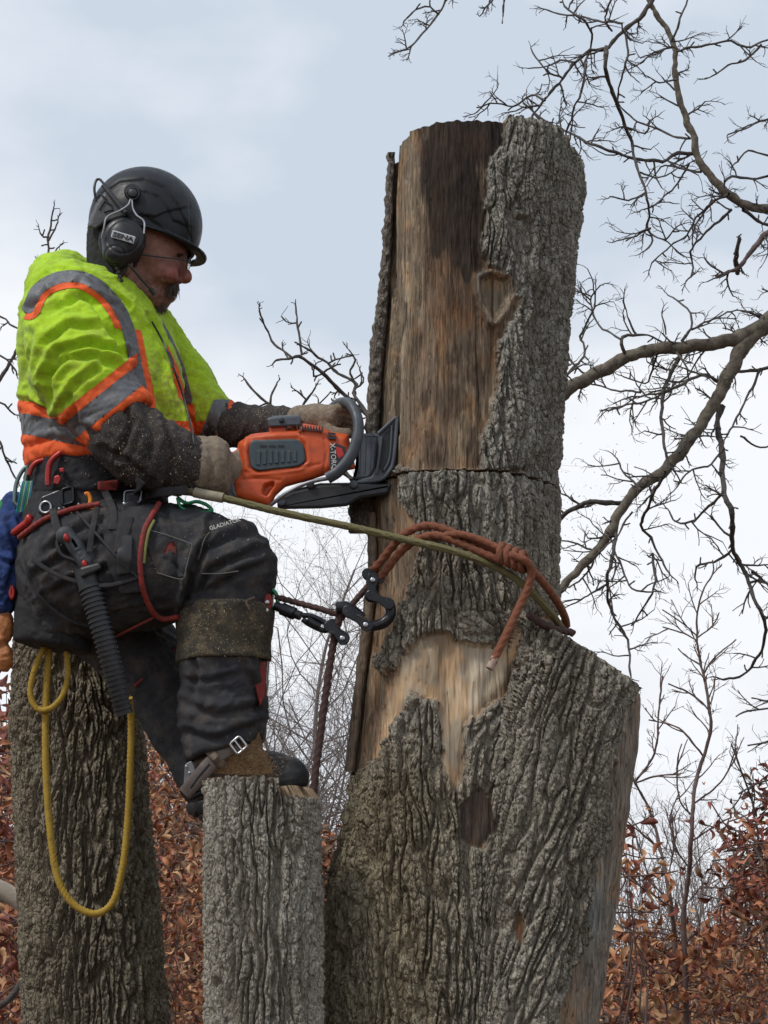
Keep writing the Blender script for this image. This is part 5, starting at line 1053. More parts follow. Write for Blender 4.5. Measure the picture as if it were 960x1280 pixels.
mb = MB(); mb.tube(resamp(QS([(344, 757, -88), (360, 764, -92), (376, 770, -96)]), .002), px_(np.array([5.5, 7.5, 7.5, 5.5])[np.minimum(3, np.arange(len(resamp(QS([(344, 757, -88), (360, 764, -92), (376, 770, -96)]), .002)))*4//len(resamp(QS([(344, 757, -88), (360, 764, -92), (376, 770, -96)]), .002)))]), 12); mb.obj('swivel_body', M_DMET, sw)
mb = MB(); mb.tube(resamp(QS([(378, 769, -98), (392, 771, -98), (408, 780, -98), (412, 786, -98), (404, 788, -98), (388, 781, -98), (378, 774, -98)]), .003), px_(3.2), 9); mb.obj('shackle_bow', M_DMET, sw)
mb = MB(); mb.tube(QS([(384, 775, -98), (400, 784, -98)]), px_(5), 10); mb.obj('shackle_body', M_DMET, sw)
carab('ring', 'green ring carabiner at the knee holding the black swivel', [(338, 736), (344, 741), (347, 752), (342, 760), (336, 756), (334, 744)], -84, 2.6, M_GRN, True)
tag(rope('rope', QS([(344, 746, -84), (370, 753, -88), (400, 761, -94), (424, 768, -98), (434, 762, -102), (450, 744, -104), (464, 728, -104), (470, 722, -102)]), px_(3.6), M_BRR, None, loc=Q(344, 746, -84)), 'dark brown rope running from the knee through the rope device', 'rope')
tag(rope('rope', QS([(434, 762, -98), (424, 776, -97), (417, 802, -96), (407, 869, -92), (399, 930, -88), (392, 990, -84), (384, 1100, -80), (380, 1290, -70), (378, 1700, -60)]), px_(4.4), M_BRR, None, loc=Q(424, 776, -97)), 'dark brown rope tail hanging straight down from the rope device', 'rope')
# ------------------------------------------------------------ chainsaw
cs = thing('chainsaw', 'orange chainsaw held sideways with its bar in the trunk', 'chainsaw', Q(370, 580, -40))
M_OR = mat('orange_saw_plastic', (.62, .095, .022), (.50, .075, .02), .42, 30, bump=.0002, bscale=500, dirt=(.16, .07, .04), dth=(.55, .75), dscale=40, speck=(.4, .28, .16), spscale=420, spth=.70)
M_GR = mat('grey_saw_plastic', (.085, .098, .115), (.06, .07, .085), .45, 30, bump=.0003, bscale=500, dirt=(.14, .12, .10), dth=(.6, .8), dscale=40)
M_GR2 = mat('slate_saw_panel', (.05, .075, .09), (.04, .06, .07), .5, 30, bump=.0003, bscale=500, dirt=(.12, .10, .08), dth=(.55, .8), dscale=40)
def plate(name, pts, w0, w1, ins, m, parent=cs, r=0, bev=0):
    V, F = plateVF(rnd(pts, r) if r else pts, w0, w1, ins); return MB().add(V, F).obj(name, m, parent, smooth=False)
def orange_body(P):
    top = polysd([(297, 552), (312, 543), (345, 537), (372, 536), (376, 527), (400, 531), (414, 538), (436, 541), (446, 586), (407, 594), (386, 601), (357, 609), (345, 620), (338, 636), (310, 629), (290, 622), (287, 594), (296, 590)], 480+(P[..., 0]-480)/(1+P[..., 2]/2300), 1191+(P[..., 1]-1191)/(1+P[..., 2]/2300))
    return smax(top, np.abs(P[..., 2]+30)-44, 16)+1
V, F = nets(orange_body, (278, 515, -84), (458, 648, 24), 1.7)
def obd(V, x, y):
    pan = polysd([(312, 548), (373, 546), (381, 555), (383, 577), (374, 583), (322, 589), (312, 585), (309, 566)], x, y)
    d = 1.6*np.exp(-((pan-4)/2.5)**2)-2.4*sst(1, -1, pan); d -= 1.6*np.exp(-(lined([(404, 540), (408, 565), (404, 592)], x, y)/1.3)**2)+1.2*np.exp(-(lined([(305, 590), (345, 590), (400, 580)], x, y)/1.5)**2)
    hole = polysd(rnd([(328, 617), (330, 606), (341, 602), (343, 606), (335, 620)], 3), x, y); d -= 9*sst(1.5, -1.5, hole); d -= 1.4*np.exp(-(lined([(290, 600), (325, 598), (350, 600)], x, y)/1.5)**2)
    return d*sst(-20, -45, V[:, 2])
V, F, Nn, px, py = bake(V, F, obd, 1); link('engine_cover', mesh('engine_cover', X3(V), F[:, ::-1]), M_OR, cs)
pn = plate('cover_panel', [(313, 549), (372.5, 547.5), (380, 556), (382, 576), (373, 582), (323, 588), (313, 584), (310.5, 566)], -75, -66, 2, M_GR2, r=5)
for k in range(3): plate('panel_slot', [(325+k*11, 555), (333+k*11, 555), (333+k*11, 557), (325+k*11, 557)], -76, -73, 0, M_BLK, pn)
for k in range(7): plate('panel_rib', [(320+k*7.6, 562), (325+k*7.6, 562), (325+k*7.6, 580-.7*k), (320+k*7.6, 580-.7*k)], -76.4, -72, .8, M_GR2, pn)
plate('cover_knob', [(333, 522), (345, 519), (374, 518), (377, 524), (376, 531), (336, 533)], -66, -30, 2.5, M_GR, r=3); plate('knob_neck', [(337, 532), (356, 531), (358, 541), (336, 542)], -60, -36, 1, M_OR)
bolt('cover_screw', 352, 525.5, D0-67/SC, 3.4, M_BLK, cs)
for k in range(10): plate('cooling_fin', [(370+k*3.5, 529.2+k*.35), (371.8+k*3.5, 529.2+k*.35), (372.4+k*3.5, 536+k*.25), (370.6+k*3.5, 536+k*.25)], -76, -70, 0, M_BLK)
for k in range(2): plate('vent_slot', [(409, 539+k*5), (419, 540+k*5), (420, 543+k*5), (410, 542+k*5)], -76, -70, 0, M_BLK)
plate('sticker', [(412, 556), (421, 553), (432, 558), (430, 580), (420, 586), (412, 584)], -75.6, -74, 0, M_BLK)
plate('sticker_mark', [(420, 557), (427, 559), (430, 567), (424, 572), (420, 566)], -76, -75, 0, mat('red_print', (.5, .03, .03), None, .5))
text('sticker_lettering', 'X-TORQ', 416.5, 570.5, D0-76.6/SC, .0185, -PI/2-.08+PI, M_WHITE, cs, .0003)
mb = MB(); mb.tube(resamp(QS([(282, 571, -52), (290, 572, -54), (301, 566, -56), (304, 556, -54)]), .002), px_(6.5), 12); mb.obj('handle_stub', M_OR, cs)
mb = MB(); mb.tube(resamp(QS([(284, 580, -48), (300, 583, -52), (310, 590, -50)]), .002), px_(7), 12); mb.tube(resamp(QS([(283, 583, -30), (300, 588, -26), (330, 592, -24)]), .002), px_(8.5), 12); mb.obj('rear_handle', M_OR, cs)
plate('throttle_block', [(278, 601), (291, 599), (296, 622), (280, 618)], -72, -30, 2, M_GR, r=2)
P = resamp(QS([(404, 534, 28), (410, 520, 10), (418, 510, -18), (428, 504, -44), (438, 506, -64), (446, 520, -76), (448, 538, -82), (443, 560, -84), (434, 577, -84), (422, 590, -82), (409, 598, -80)]), .003)
MB().tube(P, px_(8.0), 14, True, .8).obj('wrap_handle', M_GR, cs)
mb = MB(); mb.tube(resamp(QS([(410, 598, -80), (394, 601, -80), (376, 607, -78), (356, 618, -74), (336, 633, -64)]), .003), px_(2.6), 10, True, 1); mb.obj('handle_rail', mat('dull_alloy', (.28, .29, .31), (.2, .2, .22), .4, metal=.7), cs)
plate('guard_base', [(444, 541), (474, 541), (470, 585), (462, 598), (440, 600), (446, 575)], -60, -38, 4, M_GR, r=3)
hg = plate('hand_guard', [(472, 541), (494, 522), (498, 524), (494, 570), (489, 588), (476, 601), (448, 604), (446, 599), (464, 595), (472, 580)], -62, -52, 2, M_GR, r=3)
plate('guard_recess', [(476, 546), (490, 532), (487, 574), (478, 590), (474, 580)], -64, -60, 0, mat('dark_recess_plastic', (.015, .017, .02), None, .6), hg)
mb = MB(); mb.tube(resamp(QS([(473, 542, -64), (494, 523, -66), (496, 528, -66), (492, 574, -66), (486, 590, -66), (474, 600, -64), (446, 603, -62)]), .003), px_(2.4), 8); mb.tube(resamp(QS([(477, 546, -66), (473, 578, -66), (470, 592, -66)]), .003), px_(1.8), 8); mb.tube(resamp(QS([(490, 532, -66), (487, 572, -66), (480, 588, -66)]), .003), px_(1.3), 8); mb.obj('guard_rim', M_GR, hg)
for k in range(3): mb = MB(); mb.tube(QS([(450+k*7, 545, -60), (449+k*6.5, 592, -60)]), px_(1), 6); mb.obj('guard_rib', M_GR, cs)
plate('clutch_cover', [(346, 622), (362, 613), (400, 604), (463, 603), (490, 604), (486, 617), (449, 623), (434, 632), (400, 635), (347, 636)], -66, 20, 4, M_BLK, r=3)
for a, b in ((388, 606), (442, 606), (352, 628)): mb = MB(); disc(mb, Q(a, b, -66), px_(5), px_(5), 14); mb.obj('housing_boss', M_GR, cs)
# guide bar and chain, lying in the saw cut
if 'zk' in globals():
    xb0, xb1 = Q(440, 590)[0], Q(650, 590)[0]; yb0 = D0-.06; o_ = [(xb0, yb0-.042), (xb1-.04, yb0-.038), (xb1-.01, yb0-.025), (xb1, yb0), (xb1-.01, yb0+.025), (xb1-.04, yb0+.038), (xb0, yb0+.042)]
    V = np.array([(x, y, zk+z) for z in (-.0018, .0018) for x, y in o_]); n = len(o_); F = [tuple(range(n))[::-1], tuple(range(n, 2*n))]+[(i, (i+1) % n, n+(i+1) % n, n+i) for i in range(n)]
    MB().add(V, F).obj('guide_bar', M_STEEL, cs, smooth=False)
    L = resamp([(x, y, zk) for x, y in o_], .012, False); mb = MB()
    for p in L: mb.box(p, (.0045, .004, .0022))
    tag(mb.obj('saw_chain', M_DMET, cs, smooth=False), kind='stuff')
# sawdust on sleeve, boot and thigh; flakes in the air
M_CHIP = mat('sawdust', (.58, .45, .28), (.42, .30, .17), .9, 300)
def flakes(name, label, pts, smin_, smax_, m=M_CHIP, curl=False):
    V = []; F = []
    for p in pts:
        s = random.uniform(smin_, smax_); a = nrm(np.random.RandomState(random.randrange(1 << 30)).normal(size=3)); b = nrm(np.cross(a, (0.1, .2, 1))); k = len(V)
        L2 = random.uniform(1, 2.4); c = np.cross(a, b); V += [p-a*s*L2-b*s*.4, p+a*s*L2*.2-b*s*.6+c*s*.3, p+a*s*L2, p+b*s*.6+c*s*.2]; F += [(k, k+1, k+2), (k, k+2, k+3)]
    o = MB().add(np.array(V), F).obj(name, m, None, pts[0], smooth=False); return tag(o, label, 'sawdust', None, 'stuff')
pts = []
for k in range(520):
    a = random.random(); x = random.uniform(338, 452) if a < .6 else random.uniform(700, 800); y = (635+165*random.random()**1.3) if a < .6 else random.gauss(640, 55); pts.append(Q(x, y, random.uniform(-130, 200)))
for k in range(70): pts.append(Q(random.uniform(180, 960), random.uniform(650, 1270), random.uniform(-150, 300)))
flakes('flying_sawdust', 'fine brown sawdust flakes drifting in the air beside the trunk', pts, .0009, .0026, mat('dark_chip', (.25, .2, .15), (.15, .12, .1), .9, 300))
pts = []
def onsurf(x, y, off=1.5): return W(x, y, dep(x, y)-off/SC)
for (x0, y0, x1, y1, n) in ((130, 510, 240, 600, 150), (215, 555, 285, 610, 50), (60, 560, 240, 620, 60), (230, 640, 335, 700, 60), (232, 760, 330, 826, 110), (300, 925, 350, 965, 120), (60, 640, 200, 720, 40), (180, 440, 240, 560, 40)):
    for k in range(n):
        x, y = random.uniform(x0, x1), random.uniform(y0, y1); q = dep(x, y, 4)
        if q < D0+.1 and ((SV[:, 0]-x)**2+(SV[:, 1]-y)**2).min() < 16: pts.append(onsurf(x, y))
flakes('settled_sawdust', 'pale sawdust flakes caught on the sleeves, pad and boot', pts, .0008, .0024)

# fuzzy sawdust matted on the suede
strands('sawdust_fuzz', 520, lambda: (lambda x, y: np.array([*Cc(x, y, (dep(x, y, 4)-D0)*SC-1)]))(min(352, random.gauss(318, 15)), min(968, random.gauss(953, 10))), lambda p: nrm([random.uniform(-1, 1), random.uniform(-.9, .5), -.5]), 5, .4, mat('matted_sawdust', (.46, .31, .17), (.32, .20, .11), .9, 200), bpy.data.objects['boot'])
bpy.data.objects['sawdust_fuzz']['kind'] = 'stuff'

MB().tube(drape([(190, 402), (204, 428), (216, 458), (228, 492), (238, 530), (243, 556)], 1.5), px_(1.3), 6).obj('zip', M_BLK, hd)
MB().tube(drape([(211, 440), (216, 452), (218, 464), (223, 472)], 3), px_(1.2), 6).obj('drawcord', M_BLK, hd)
# ------------------------------------------------------------ bare branches
rg = np.random.RandomState(5)
class Segs:
    """thin wood as many short tapered prisms in one mesh"""
    def __init__(s): s.a = []; s.b = []; s.r = []
    def add(s, p, q, r0, r1): s.a.append(p); s.b.append(q); s.r.append((r0, r1))
    def obj(s, name, m, parent=None, k=4, kind='stuff', loc=None):
        A, B, R_ = np.array(s.a), np.array(s.b), np.array(s.r); d = B-A; L = np.linalg.norm(d, axis=1)[:, None]+1e-9; t = d/L
        A = A-t*R_[:, :1]*.4; B = B+t*R_[:, 1:]*.4; u = np.cross(t, np.where(np.abs(t[:, 2:]) > .9, [[1, 0, 0]], [[0, 0, 1]])); u /= np.linalg.norm(u, axis=1)[:, None]; v = np.cross(t, u)
        an = np.linspace(0, 2*PI, k, endpoint=False); c = np.cos(an)[None, :, None]*u[:, None]+np.sin(an)[None, :, None]*v[:, None]
        V = np.concatenate([A[:, None]+c*R_[:, 0, None, None], B[:, None]+c*R_[:, 1, None, None]], 1).reshape(-1, 3); n = len(A); j = np.arange(k)
        q = np.stack([j, (j+1) % k, k+(j+1) % k, k+j], 1); F = (q[None]+(np.arange(n)*2*k)[:, None, None]).reshape(-1, 4)
        o = link(name, mesh(name, V, F, True), m, parent, loc)
        if kind: o['kind'] = kind
        return o
def rdir(d, a):
    v = rg.normal(size=3); v -= d*(v@d); return nrm(d*math.cos(a)+nrm(v)*math.sin(a))
def grow(S_, p, d, L, r, lvl, crook=.35, kids=.75, up=0.0, flat=.6):
    n = max(3, int(4+2*rg.rand())) if lvl else 3; p = np.array(p, float)
    for i in range(n):
        d = rdir(d, crook*rg.rand()+.08); d[1] *= flat; d[2] += up; d = nrm(d); st = L/n*rg.uniform(.7, 1.3); q = p+d*st; r1 = max(r*.88, .0008); S_.add(p, q, r, r1); p, r = q, r1
        if lvl > 0 and rg.rand() < kids: grow(S_, p, rdir(d, rg.uniform(.5, 1.1)), L*rg.uniform(.3, .62), max(r*.72, .0011), lvl-1, crook, kids, up, flat)
    if lvl == 0: S_.add(p, p+d*r*2.5, r*1.5, r*.7)       # bud
def pxr(w, y): return w*y*1.03/FOC/2
def limb(S_, pts, y, w0, w1, dens=1.0, tl=38, lvl=2, jit=1.2, dy=.35, sides=True):
    """a traced branch: picture points, distance, widths in picture units; grows side twigs"""
    P = resamp(np.array(pts, float), 7); n = len(P); ph = rg.rand()*9
    yy = y+dy*np.array([perlin(np.array([[i*.05+ph, 2.2, ph]]))[0]*2 for i in range(n)]); P = P+np.array([[perlin(np.array([[i*.45+ph, 1.3, 0]]))[0], perlin(np.array([[i*.45, 7.3, ph]]))[0]] for i in range(n)])*2.2*jit
    X = W(P[:, 0], P[:, 1], yy); wd = np.linspace(w0, w1, n)*(1+.10*rg.normal(size=n)); r = pxr(wd, y)
    for i in range(n-1):
        S_.add(X[i], X[i+1], r[i], r[i+1]); d = nrm(X[i+1]-X[i])
        if sides and rg.rand() < .21*dens*(1 if w0 < 12 else .6):
            s = rdir(d, rg.uniform(.7, 1.35)); s[1] *= .5; s = nrm(s); L = pxr(2*tl, y)*rg.uniform(.35, 1.15); grow(S_, X[i], s, L, pxr(min(3.4, max(wd[i]*.6, 2.3)), y), lvl if rg.rand() < .6 else lvl-1)
        elif sides and rg.rand() < .16: s = rdir(d, 1.2); grow(S_, X[i], s, pxr(14, y), pxr(2.6, y), 0)
    if sides: grow(S_, X[-1], nrm(X[-1]-X[-2]), pxr(tl, y), r[-1]*.9, 1)
    return X
M_BR = mat('dark_branch_bark', (.105, .092, .08), (.055, .048, .044), .9, 60, bump=.0015, bscale=160)
M_BRL = mat('lichen_branch_bark', (.19, .165, .125), (.085, .07, .055), .9, 26, bump=.004, bscale=90)
M_HAZED = mat('haze_paled_twig', (.24, .20, .185), (.16, .135, .125), .9, 20)  # far twigs: distance haze put into the bark as a lighter colour
M_SAP = mat('reddish_sapling_bark', (.15, .095, .08), (.10, .07, .065), .85, 30)
YT = 9.0
tp_ = W(1160, 700, YT+.6)
tree = thing('bare_tree', 'leafless tree whose dark limbs reach in from the right edge', 'tree', (tp_[0], tp_[1], 0))
mb = MB(); zz = np.linspace(0, 8.5, 40); mb.tube(np.stack([tp_[0]+.15*np.sin(zz*.6), tp_[1]+.1*np.cos(zz*.5), zz], 1), .30-.022*zz, 24); mb.obj('trunk', M_BRL, tree)
def limb_part(main, subs, y, m, nm='limb'):
    (pts, w0, w1) = main; S1 = Segs(); P = resamp(np.array(pts, float), 8); n = len(P); X = W(P[:, 0], P[:, 1], y+.0*P[:, 0]); X += np.array([[perlin(np.array([[i*.4, 3, y]]))[0], 0, perlin(np.array([[i*.4, 9, y]]))[0]] for i in range(n)])*pxr(6, y)
    ws = np.interp(np.linspace(0, 1, n), np.linspace(0, 1, len(w0)), w0) if isinstance(w0, (list, tuple)) else np.linspace(w0, w1, n)
    r = pxr(ws*(1+.05*rg.normal(size=n)), y); mb = MB(); V, F = tubeVF(resamp(X, .02), np.interp(np.linspace(0, 1, len(resamp(X, .02))), np.linspace(0, 1, n), r), 12)
    V = V+vnormals(V, np.array(F[:-2]))*(.0045*perlin(V*30)+.003*perlin(V*np.array([70, 70, 70])))[:, None]; mb.add(V, F); lo = mb.obj(nm, m, tree)
    for i in range(n-1):
        d = nrm(X[i+1]-X[i])
        if rg.rand() < .22 and P[i, 0] < 990: grow(S1, X[i], rdir(d, rg.uniform(.8, 1.4)), pxr(76, y)*rg.uniform(.3, 1.2), pxr(3.2, y), 2)
    for s in subs: limb(S1, s[0], y, s[1], s[2], *(s[3:] or ()))
    S1.obj('twigs', M_BR, lo, 5); return lo
limb_part(([(1150, 330), (1050, 360), (985, 388), (960, 403), (930, 419), (899, 428), (856, 434), (821, 436), (785, 446), (750, 465), (719, 481), (690, 502), (650, 530)], [46, 40, 34, 30, 24, 19, 17, 16, 16, 16, 17, 18, 18], 0),
 [([(782, 442), (776, 426), (785, 419), (809, 420), (828, 428)], 5, 2.5), ([(776, 424), (754, 411), (742, 395), (738, 376), (750, 358)], 3.5, 2), ([(705, 469), (727, 450), (731, 434), (725, 419), (739, 395), (746, 362)], 4, 2), ([(702, 476), (712, 466), (728, 455)], 3.5, 2), ([(795, 418), (785, 395), (780, 378)], 3, 2), ([(852, 426), (864, 411), (862, 391), (848, 376), (836, 369)], 4, 2), ([(864, 411), (891, 399), (914, 391), (920, 400)], 3, 2),
  ([(832, 418), (830, 402)], 2.4, 2), ([(850, 444), (836, 473), (828, 497), (828, 536), (834, 571)], 6, 3.5, .8), ([(899, 477), (883, 469), (864, 473), (836, 489), (813, 493), (785, 498)], 5, 2.2, 2.0), ([(836, 480), (815, 500), (790, 505), (765, 512)], 3, 2, 2.0), ([(800, 490), (770, 488), (739, 481)], 3, 2, 1.5), ([(820, 440), (816, 462), (806, 480), (780, 470)], 3, 2, 1.6), ([(845, 440), (860, 462), (880, 470)], 3, 2, 1.2)], YT, M_BRL)
limb_part(([(1150, 300), (1040, 345), (975, 392), (938, 424), (922, 446), (903, 485), (883, 520), (852, 563), (828, 590), (797, 610), (783, 629), (770, 649), (750, 684), (719, 715), (699, 739), (670, 765)], [40, 32, 24, 20, 19, 18, 18, 17, 15, 15, 14, 12, 12, 11, 10, 9], 0),
 [([(783, 628), (758, 629), (731, 629), (711, 639), (692, 656)], 7.5, 6), ([(901, 508), (897, 532), (903, 567), (905, 614), (916, 641), (916, 684), (930, 711), (942, 747), (953, 770), (957, 794), (946, 825), (925, 846), (905, 850)], 8.5, 3, .9), ([(832, 590), (817, 618), (801, 657), (813, 672), (825, 696), (836, 717)], 5, 2.6), ([(772, 649), (768, 684), (760, 719), (760, 747), (770, 774), (785, 801), (789, 845)], 5.5, 2.5, 1.3), ([(905, 614), (887, 633), (864, 651), (844, 653), (836, 640)], 4, 2.2), ([(914, 686), (899, 700), (875, 706), (868, 720)], 4, 2.4),
  ([(1000, 452), (960, 460), (934, 463), (918, 467)], 6, 4), ([(950, 461), (934, 497), (918, 528), (907, 547)], 4, 2.2), ([(815, 692), (819, 720), (815, 743), (801, 762), (793, 780)], 3.6, 2.2, 1.2), ([(745, 690), (738, 712), (712, 735)], 3, 2), ([(790, 640), (770, 672), (750, 690)], 3, 2), ([(905, 560), (890, 580), (862, 590), (845, 608)], 3, 2, 1.3), ([(940, 716), (960, 730), (980, 745)], 4, 3), ([(925, 545), (950, 560), (975, 548)], 3, 2), ([(760, 730), (740, 742), (715, 755)], 3, 2, 1.5), ([(768, 690), (790, 735), (815, 740)], 3, 2, 1.5), ([(850, 565), (862, 548), (893, 545)], 3.4, 2.2, 1.2), ([(800, 612), (780, 590), (772, 575)], 3, 2)], YT, M_BRL)
limb_part(([(1150, 190), (1060, 240), (1000, 262), (960, 262), (933, 256), (910, 242), (890, 223), (873, 195), (865, 168), (857, 145), (847, 113), (844, 86), (842, 59), (832, 35), (814, 6), (800, -30)], [30, 24, 17, 13, 13, 12, 12, 11, 9, 9, 8, 8, 7, 7, 6, 5], 0),
 [([(840, 51), (851, 23), (861, -8)], 3.4, 2.4), ([(847, 64), (863, 59), (894, 55), (914, 51), (933, 60), (960, 49), (1000, 40)], 3.4, 2.6, 1.1), ([(873, 193), (847, 193), (828, 201), (804, 199), (769, 191), (738, 180), (707, 164), (680, 150), (655, 128)], 5.5, 2.4, 1.2), ([(863, 172), (840, 170), (816, 158), (797, 152), (777, 137)], 3.4, 2, 1.1), ([(875, 215), (855, 211), (832, 207), (812, 225)], 3.2, 2, 1.2), ([(910, 242), (890, 254), (871, 273), (855, 297), (832, 312), (816, 330)], 3.8, 2, 1.1), ([(914, 262), (894, 281), (875, 297), (863, 316), (866, 340), (858, 352)], 4, 2.2, 1.2),
  ([(905, 226), (915, 222), (933, 223), (960, 221), (1000, 215)], 4, 3), ([(930, 262), (949, 277), (970, 284)], 5, 4, .4), ([(980, 142), (960, 148), (933, 160), (910, 168)], 3.4, 2.2), ([(950, 56), (933, 74), (910, 82), (890, 95)], 3.4, 2.2), ([(890, 250), (876, 272), (862, 288)], 3, 2), ([(860, 205), (848, 228), (826, 250), (806, 262)], 3, 2, 1.4), ([(840, 58), (820, 66), (800, 72)], 2.6, 2), ([(845, 100), (830, 104), (815, 100)], 2.4, 2), ([(960, 195), (935, 190), (918, 205)], 3, 2)], YT-.6, M_BRL)
limb_part(([(1150, -330), (1010, -210), (900, -100), (850, -45), (816, 0), (804, 18), (781, 37), (760, 59), (738, 64), (719, 78), (703, 98), (680, 125), (664, 148), (650, 165)], [40, 30, 20, 14, 11, 11, 10, 9, 6.5, 5.5, 5, 4, 3.4, 3], 0),
 [([(758, 60), (756, 78), (762, 105), (777, 145), (789, 176), (795, 203), (806, 234), (812, 266), (810, 281), (816, 301), (806, 314)], 6, 2.4, .9), ([(781, 37), (784, 63), (781, 86), (775, 105), (772, 124)], 3.6, 2.2, 1.1), ([(738, 62), (732, 78), (730, 102), (719, 133), (710, 160), (707, 176)], 3.6, 2.2, 1.1), ([(777, 29), (754, 27), (722, 21), (703, 18), (686, 14)], 3.4, 2.2, 1.3), ([(738, 64), (740, 43), (726, 23), (707, 8), (700, -10)], 3.2, 2.2, 1.2), ([(765, 38), (757, 22), (768, -8)], 3.2, 2.4, 1.1), ([(719, 78), (700, 76), (680, 84), (660, 86)], 3, 2, 1.4), ([(703, 98), (688, 92), (672, 76), (664, 60)], 3, 2, 1.2), ([(680, 125), (664, 120), (640, 132), (612, 128), (596, 140)], 3, 2, 1.2), ([(786, 160), (806, 166), (815, 150)], 2.6, 2), ([(812, 285), (795, 296), (770, 300)], 2.8, 2, 1.2), ([(812, 290), (832, 300), (845, 285)], 2.8, 2, 1.4), ([(806, 240), (786, 250), (762, 246)], 2.8, 2, 1.2), ([(800, 215), (820, 222), (845, 214)], 2.6, 2, 1.2)], YT-1, M_BR)
limb_part(([(860, -220), (720, -130), (650, -60), (632, -10), (628, 30)], [14, 9, 5, 3, 2], 0), [([(650, -60), (600, -30), (562, -4), (548, 18), (532, 38), (515, 58), (497, 66)], 4.5, 2.4, 1.3, 26), ([(548, 18), (530, 8), (505, 26)], 2.6, 2, 1.0, 20), ([(632, -10), (612, 4), (600, 22)], 2.4, 1.8, .8, 16)], YT-1, M_BR)
limb_part(([(1150, 250), (1030, 262), (985, 275), (960, 291), (941, 312), (925, 334), (910, 340), (894, 346)], [16, 13, 11, 10, 9, 7, 5, 3.5], 0), [([(922, 342), (920, 325), (923, 300)], 8, 5, .2, 8, 1)], YT-.8, mat('dead_branch_bark', (.18, .13, .12), (.11, .08, .075), .9, 40, bump=.003, bscale=90), 'broken_limb')
# tree behind the main trunk
y2 = 8.2; b2 = W(585, 700, y2)
t2 = thing('bare_tree', 'knobbly leafless tree hidden behind the big trunk, twig tips showing beside the saw', 'tree', (b2[0], y2, 0)); mb = MB(); zz = np.linspace(0, W(560, 520, y2)[2], 24); mb.tube(np.stack([b2[0]+.05*np.sin(zz), y2+0*zz, zz], 1), .13-.015*zz, 14); tk = mb.obj('trunk', M_BR, t2); S1 = Segs()
for pts, w0, w1, dn in (([(560, 640), (500, 560), (460, 520), (435, 498), (421, 483), (404, 467), (390, 456), (375, 445), (361, 448), (346, 450)], 9, 3, .25), ([(377, 443), (376, 429), (373, 416), (371, 397), (369, 383)], 3.4, 2.4, .25), ([(363, 446), (344, 431), (337, 420), (330, 404), (324, 390)], 3.4, 2.4, .2), ([(460, 520), (442, 491), (446, 481), (429, 470), (417, 463), (410, 454), (398, 447), (390, 440), (382, 435)], 5, 2.6, .5), ([(446, 484), (440, 472), (437, 462), (444, 450), (437, 438)], 3.4, 2.4, .4), ([(410, 454), (424, 449), (434, 446)], 2.6, 2.2, .3), ([(404, 467), (392, 470), (394, 457)], 2.8, 2, .3), ([(445, 485), (454, 478), (450, 462)], 3, 2, 1), ([(440, 498), (420, 505), (400, 510), (397, 500)], 3, 2, .4),
    ([(560, 700), (440, 600), (370, 545), (350, 516), (337, 506), (321, 493), (306, 475)], 8, 3, .12), ([(338, 506), (338, 496), (346, 481)], 3, 2.4, .1), ([(334, 504), (323, 509)], 2.6, 2, .1), ([(440, 600), (395, 540), (379, 514), (383, 500), (394, 484)], 5, 2.6, .15), ([(383, 500), (372, 491)], 2.6, 2.2, .1)):
    S1 = Segs(); limb(S1, pts, y2, w0, w1, dn, 22, 1, .8, .15); S1.obj('branch', M_BR, t2, 6, None)
# left tree
y3 = 7.5; b3 = W(-170, 700, y3)
t3 = thing('bare_tree', "leafless tree off the left edge, thin budded twigs rising behind the worker's back", 'tree', (b3[0], y3, 0)); mb = MB(); zz = np.linspace(0, 4.6, 24); mb.tube(np.stack([b3[0]+.05*np.sin(zz), y3+0*zz, zz], 1), .13-.015*zz, 14); mb.obj('trunk', M_BR, t3); S1 = Segs()
for pts, w0, w1, dn in (([(-170, 640), (-60, 560), (20, 440), (50, 360), (60, 318), (60, 300), (63, 282), (67, 264)], 8, 2.4, .12), ([(60, 297), (55, 296), (50, 291)], 2.6, 2, .1), ([(61, 300), (68, 288), (72, 277)], 2.6, 2, .1), ([(59, 322), (66, 318), (71, 311)], 2.4, 2, .1), ([(56, 343), (51, 332)], 2.4, 2, .1), ([(-170, 380), (-60, 385), (0, 396), (12, 404), (24, 410)], 6, 2.4, .4), ([(-170, 440), (-60, 430), (0, 445), (20, 462)], 6, 2.4, .4), ([(-160, 520), (-40, 500), (0, 503), (18, 518)], 5, 2.2, .4), ([(-160, 640), (-40, 560), (-4, 550), (6, 570), (12, 583), (22, 600)], 5, 2.4, .8)):
    S1 = Segs(); limb(S1, pts, y3, w0, w1, dn, 24, 1, .8, .1); S1.obj('branch', M_BR, t3, 5, None)
# ------------------------------------------------------------ saplings at the right
y4 = 8.0
def sapling(label, mains, y, m, dn=.8, tl=40, nm='bare_sapling'):
    b = W(mains[0][0][0][0], 1200, y); root = thing(nm, label, 'sapling', (b[0], y, 0)); S0, S1 = Segs(), Segs()
    for k, (pts, w0, w1) in enumerate(mains):
        if k == 0: gz_ = np.array([b[0], y, 0]); X = W(*np.array(pts[0]), y); S0.add(gz_, X, pxr(w0*1.4, y), pxr(w0, y))
        limb(S0 if k == 0 else S1, pts, y, w0, w1, 0, tl, 1, .6, .08, False)
        P = resamp(np.array(pts, float), 11)
        for i in range(1, len(P)-1):
            if rg.rand() < dn*.5:
                d = nrm(W(*P[i+1], y)-W(*P[i], y)); s = rdir(d, rg.uniform(.35, .75)); grow(S1, W(*P[i], y), s, pxr(2*tl, y)*rg.uniform(.4, 1.1), pxr(1.9, y), 2, .18, .6, .08)
    S0.obj('stem', m, root, 7, None); S1.obj('twigs', m, root, 4); return root
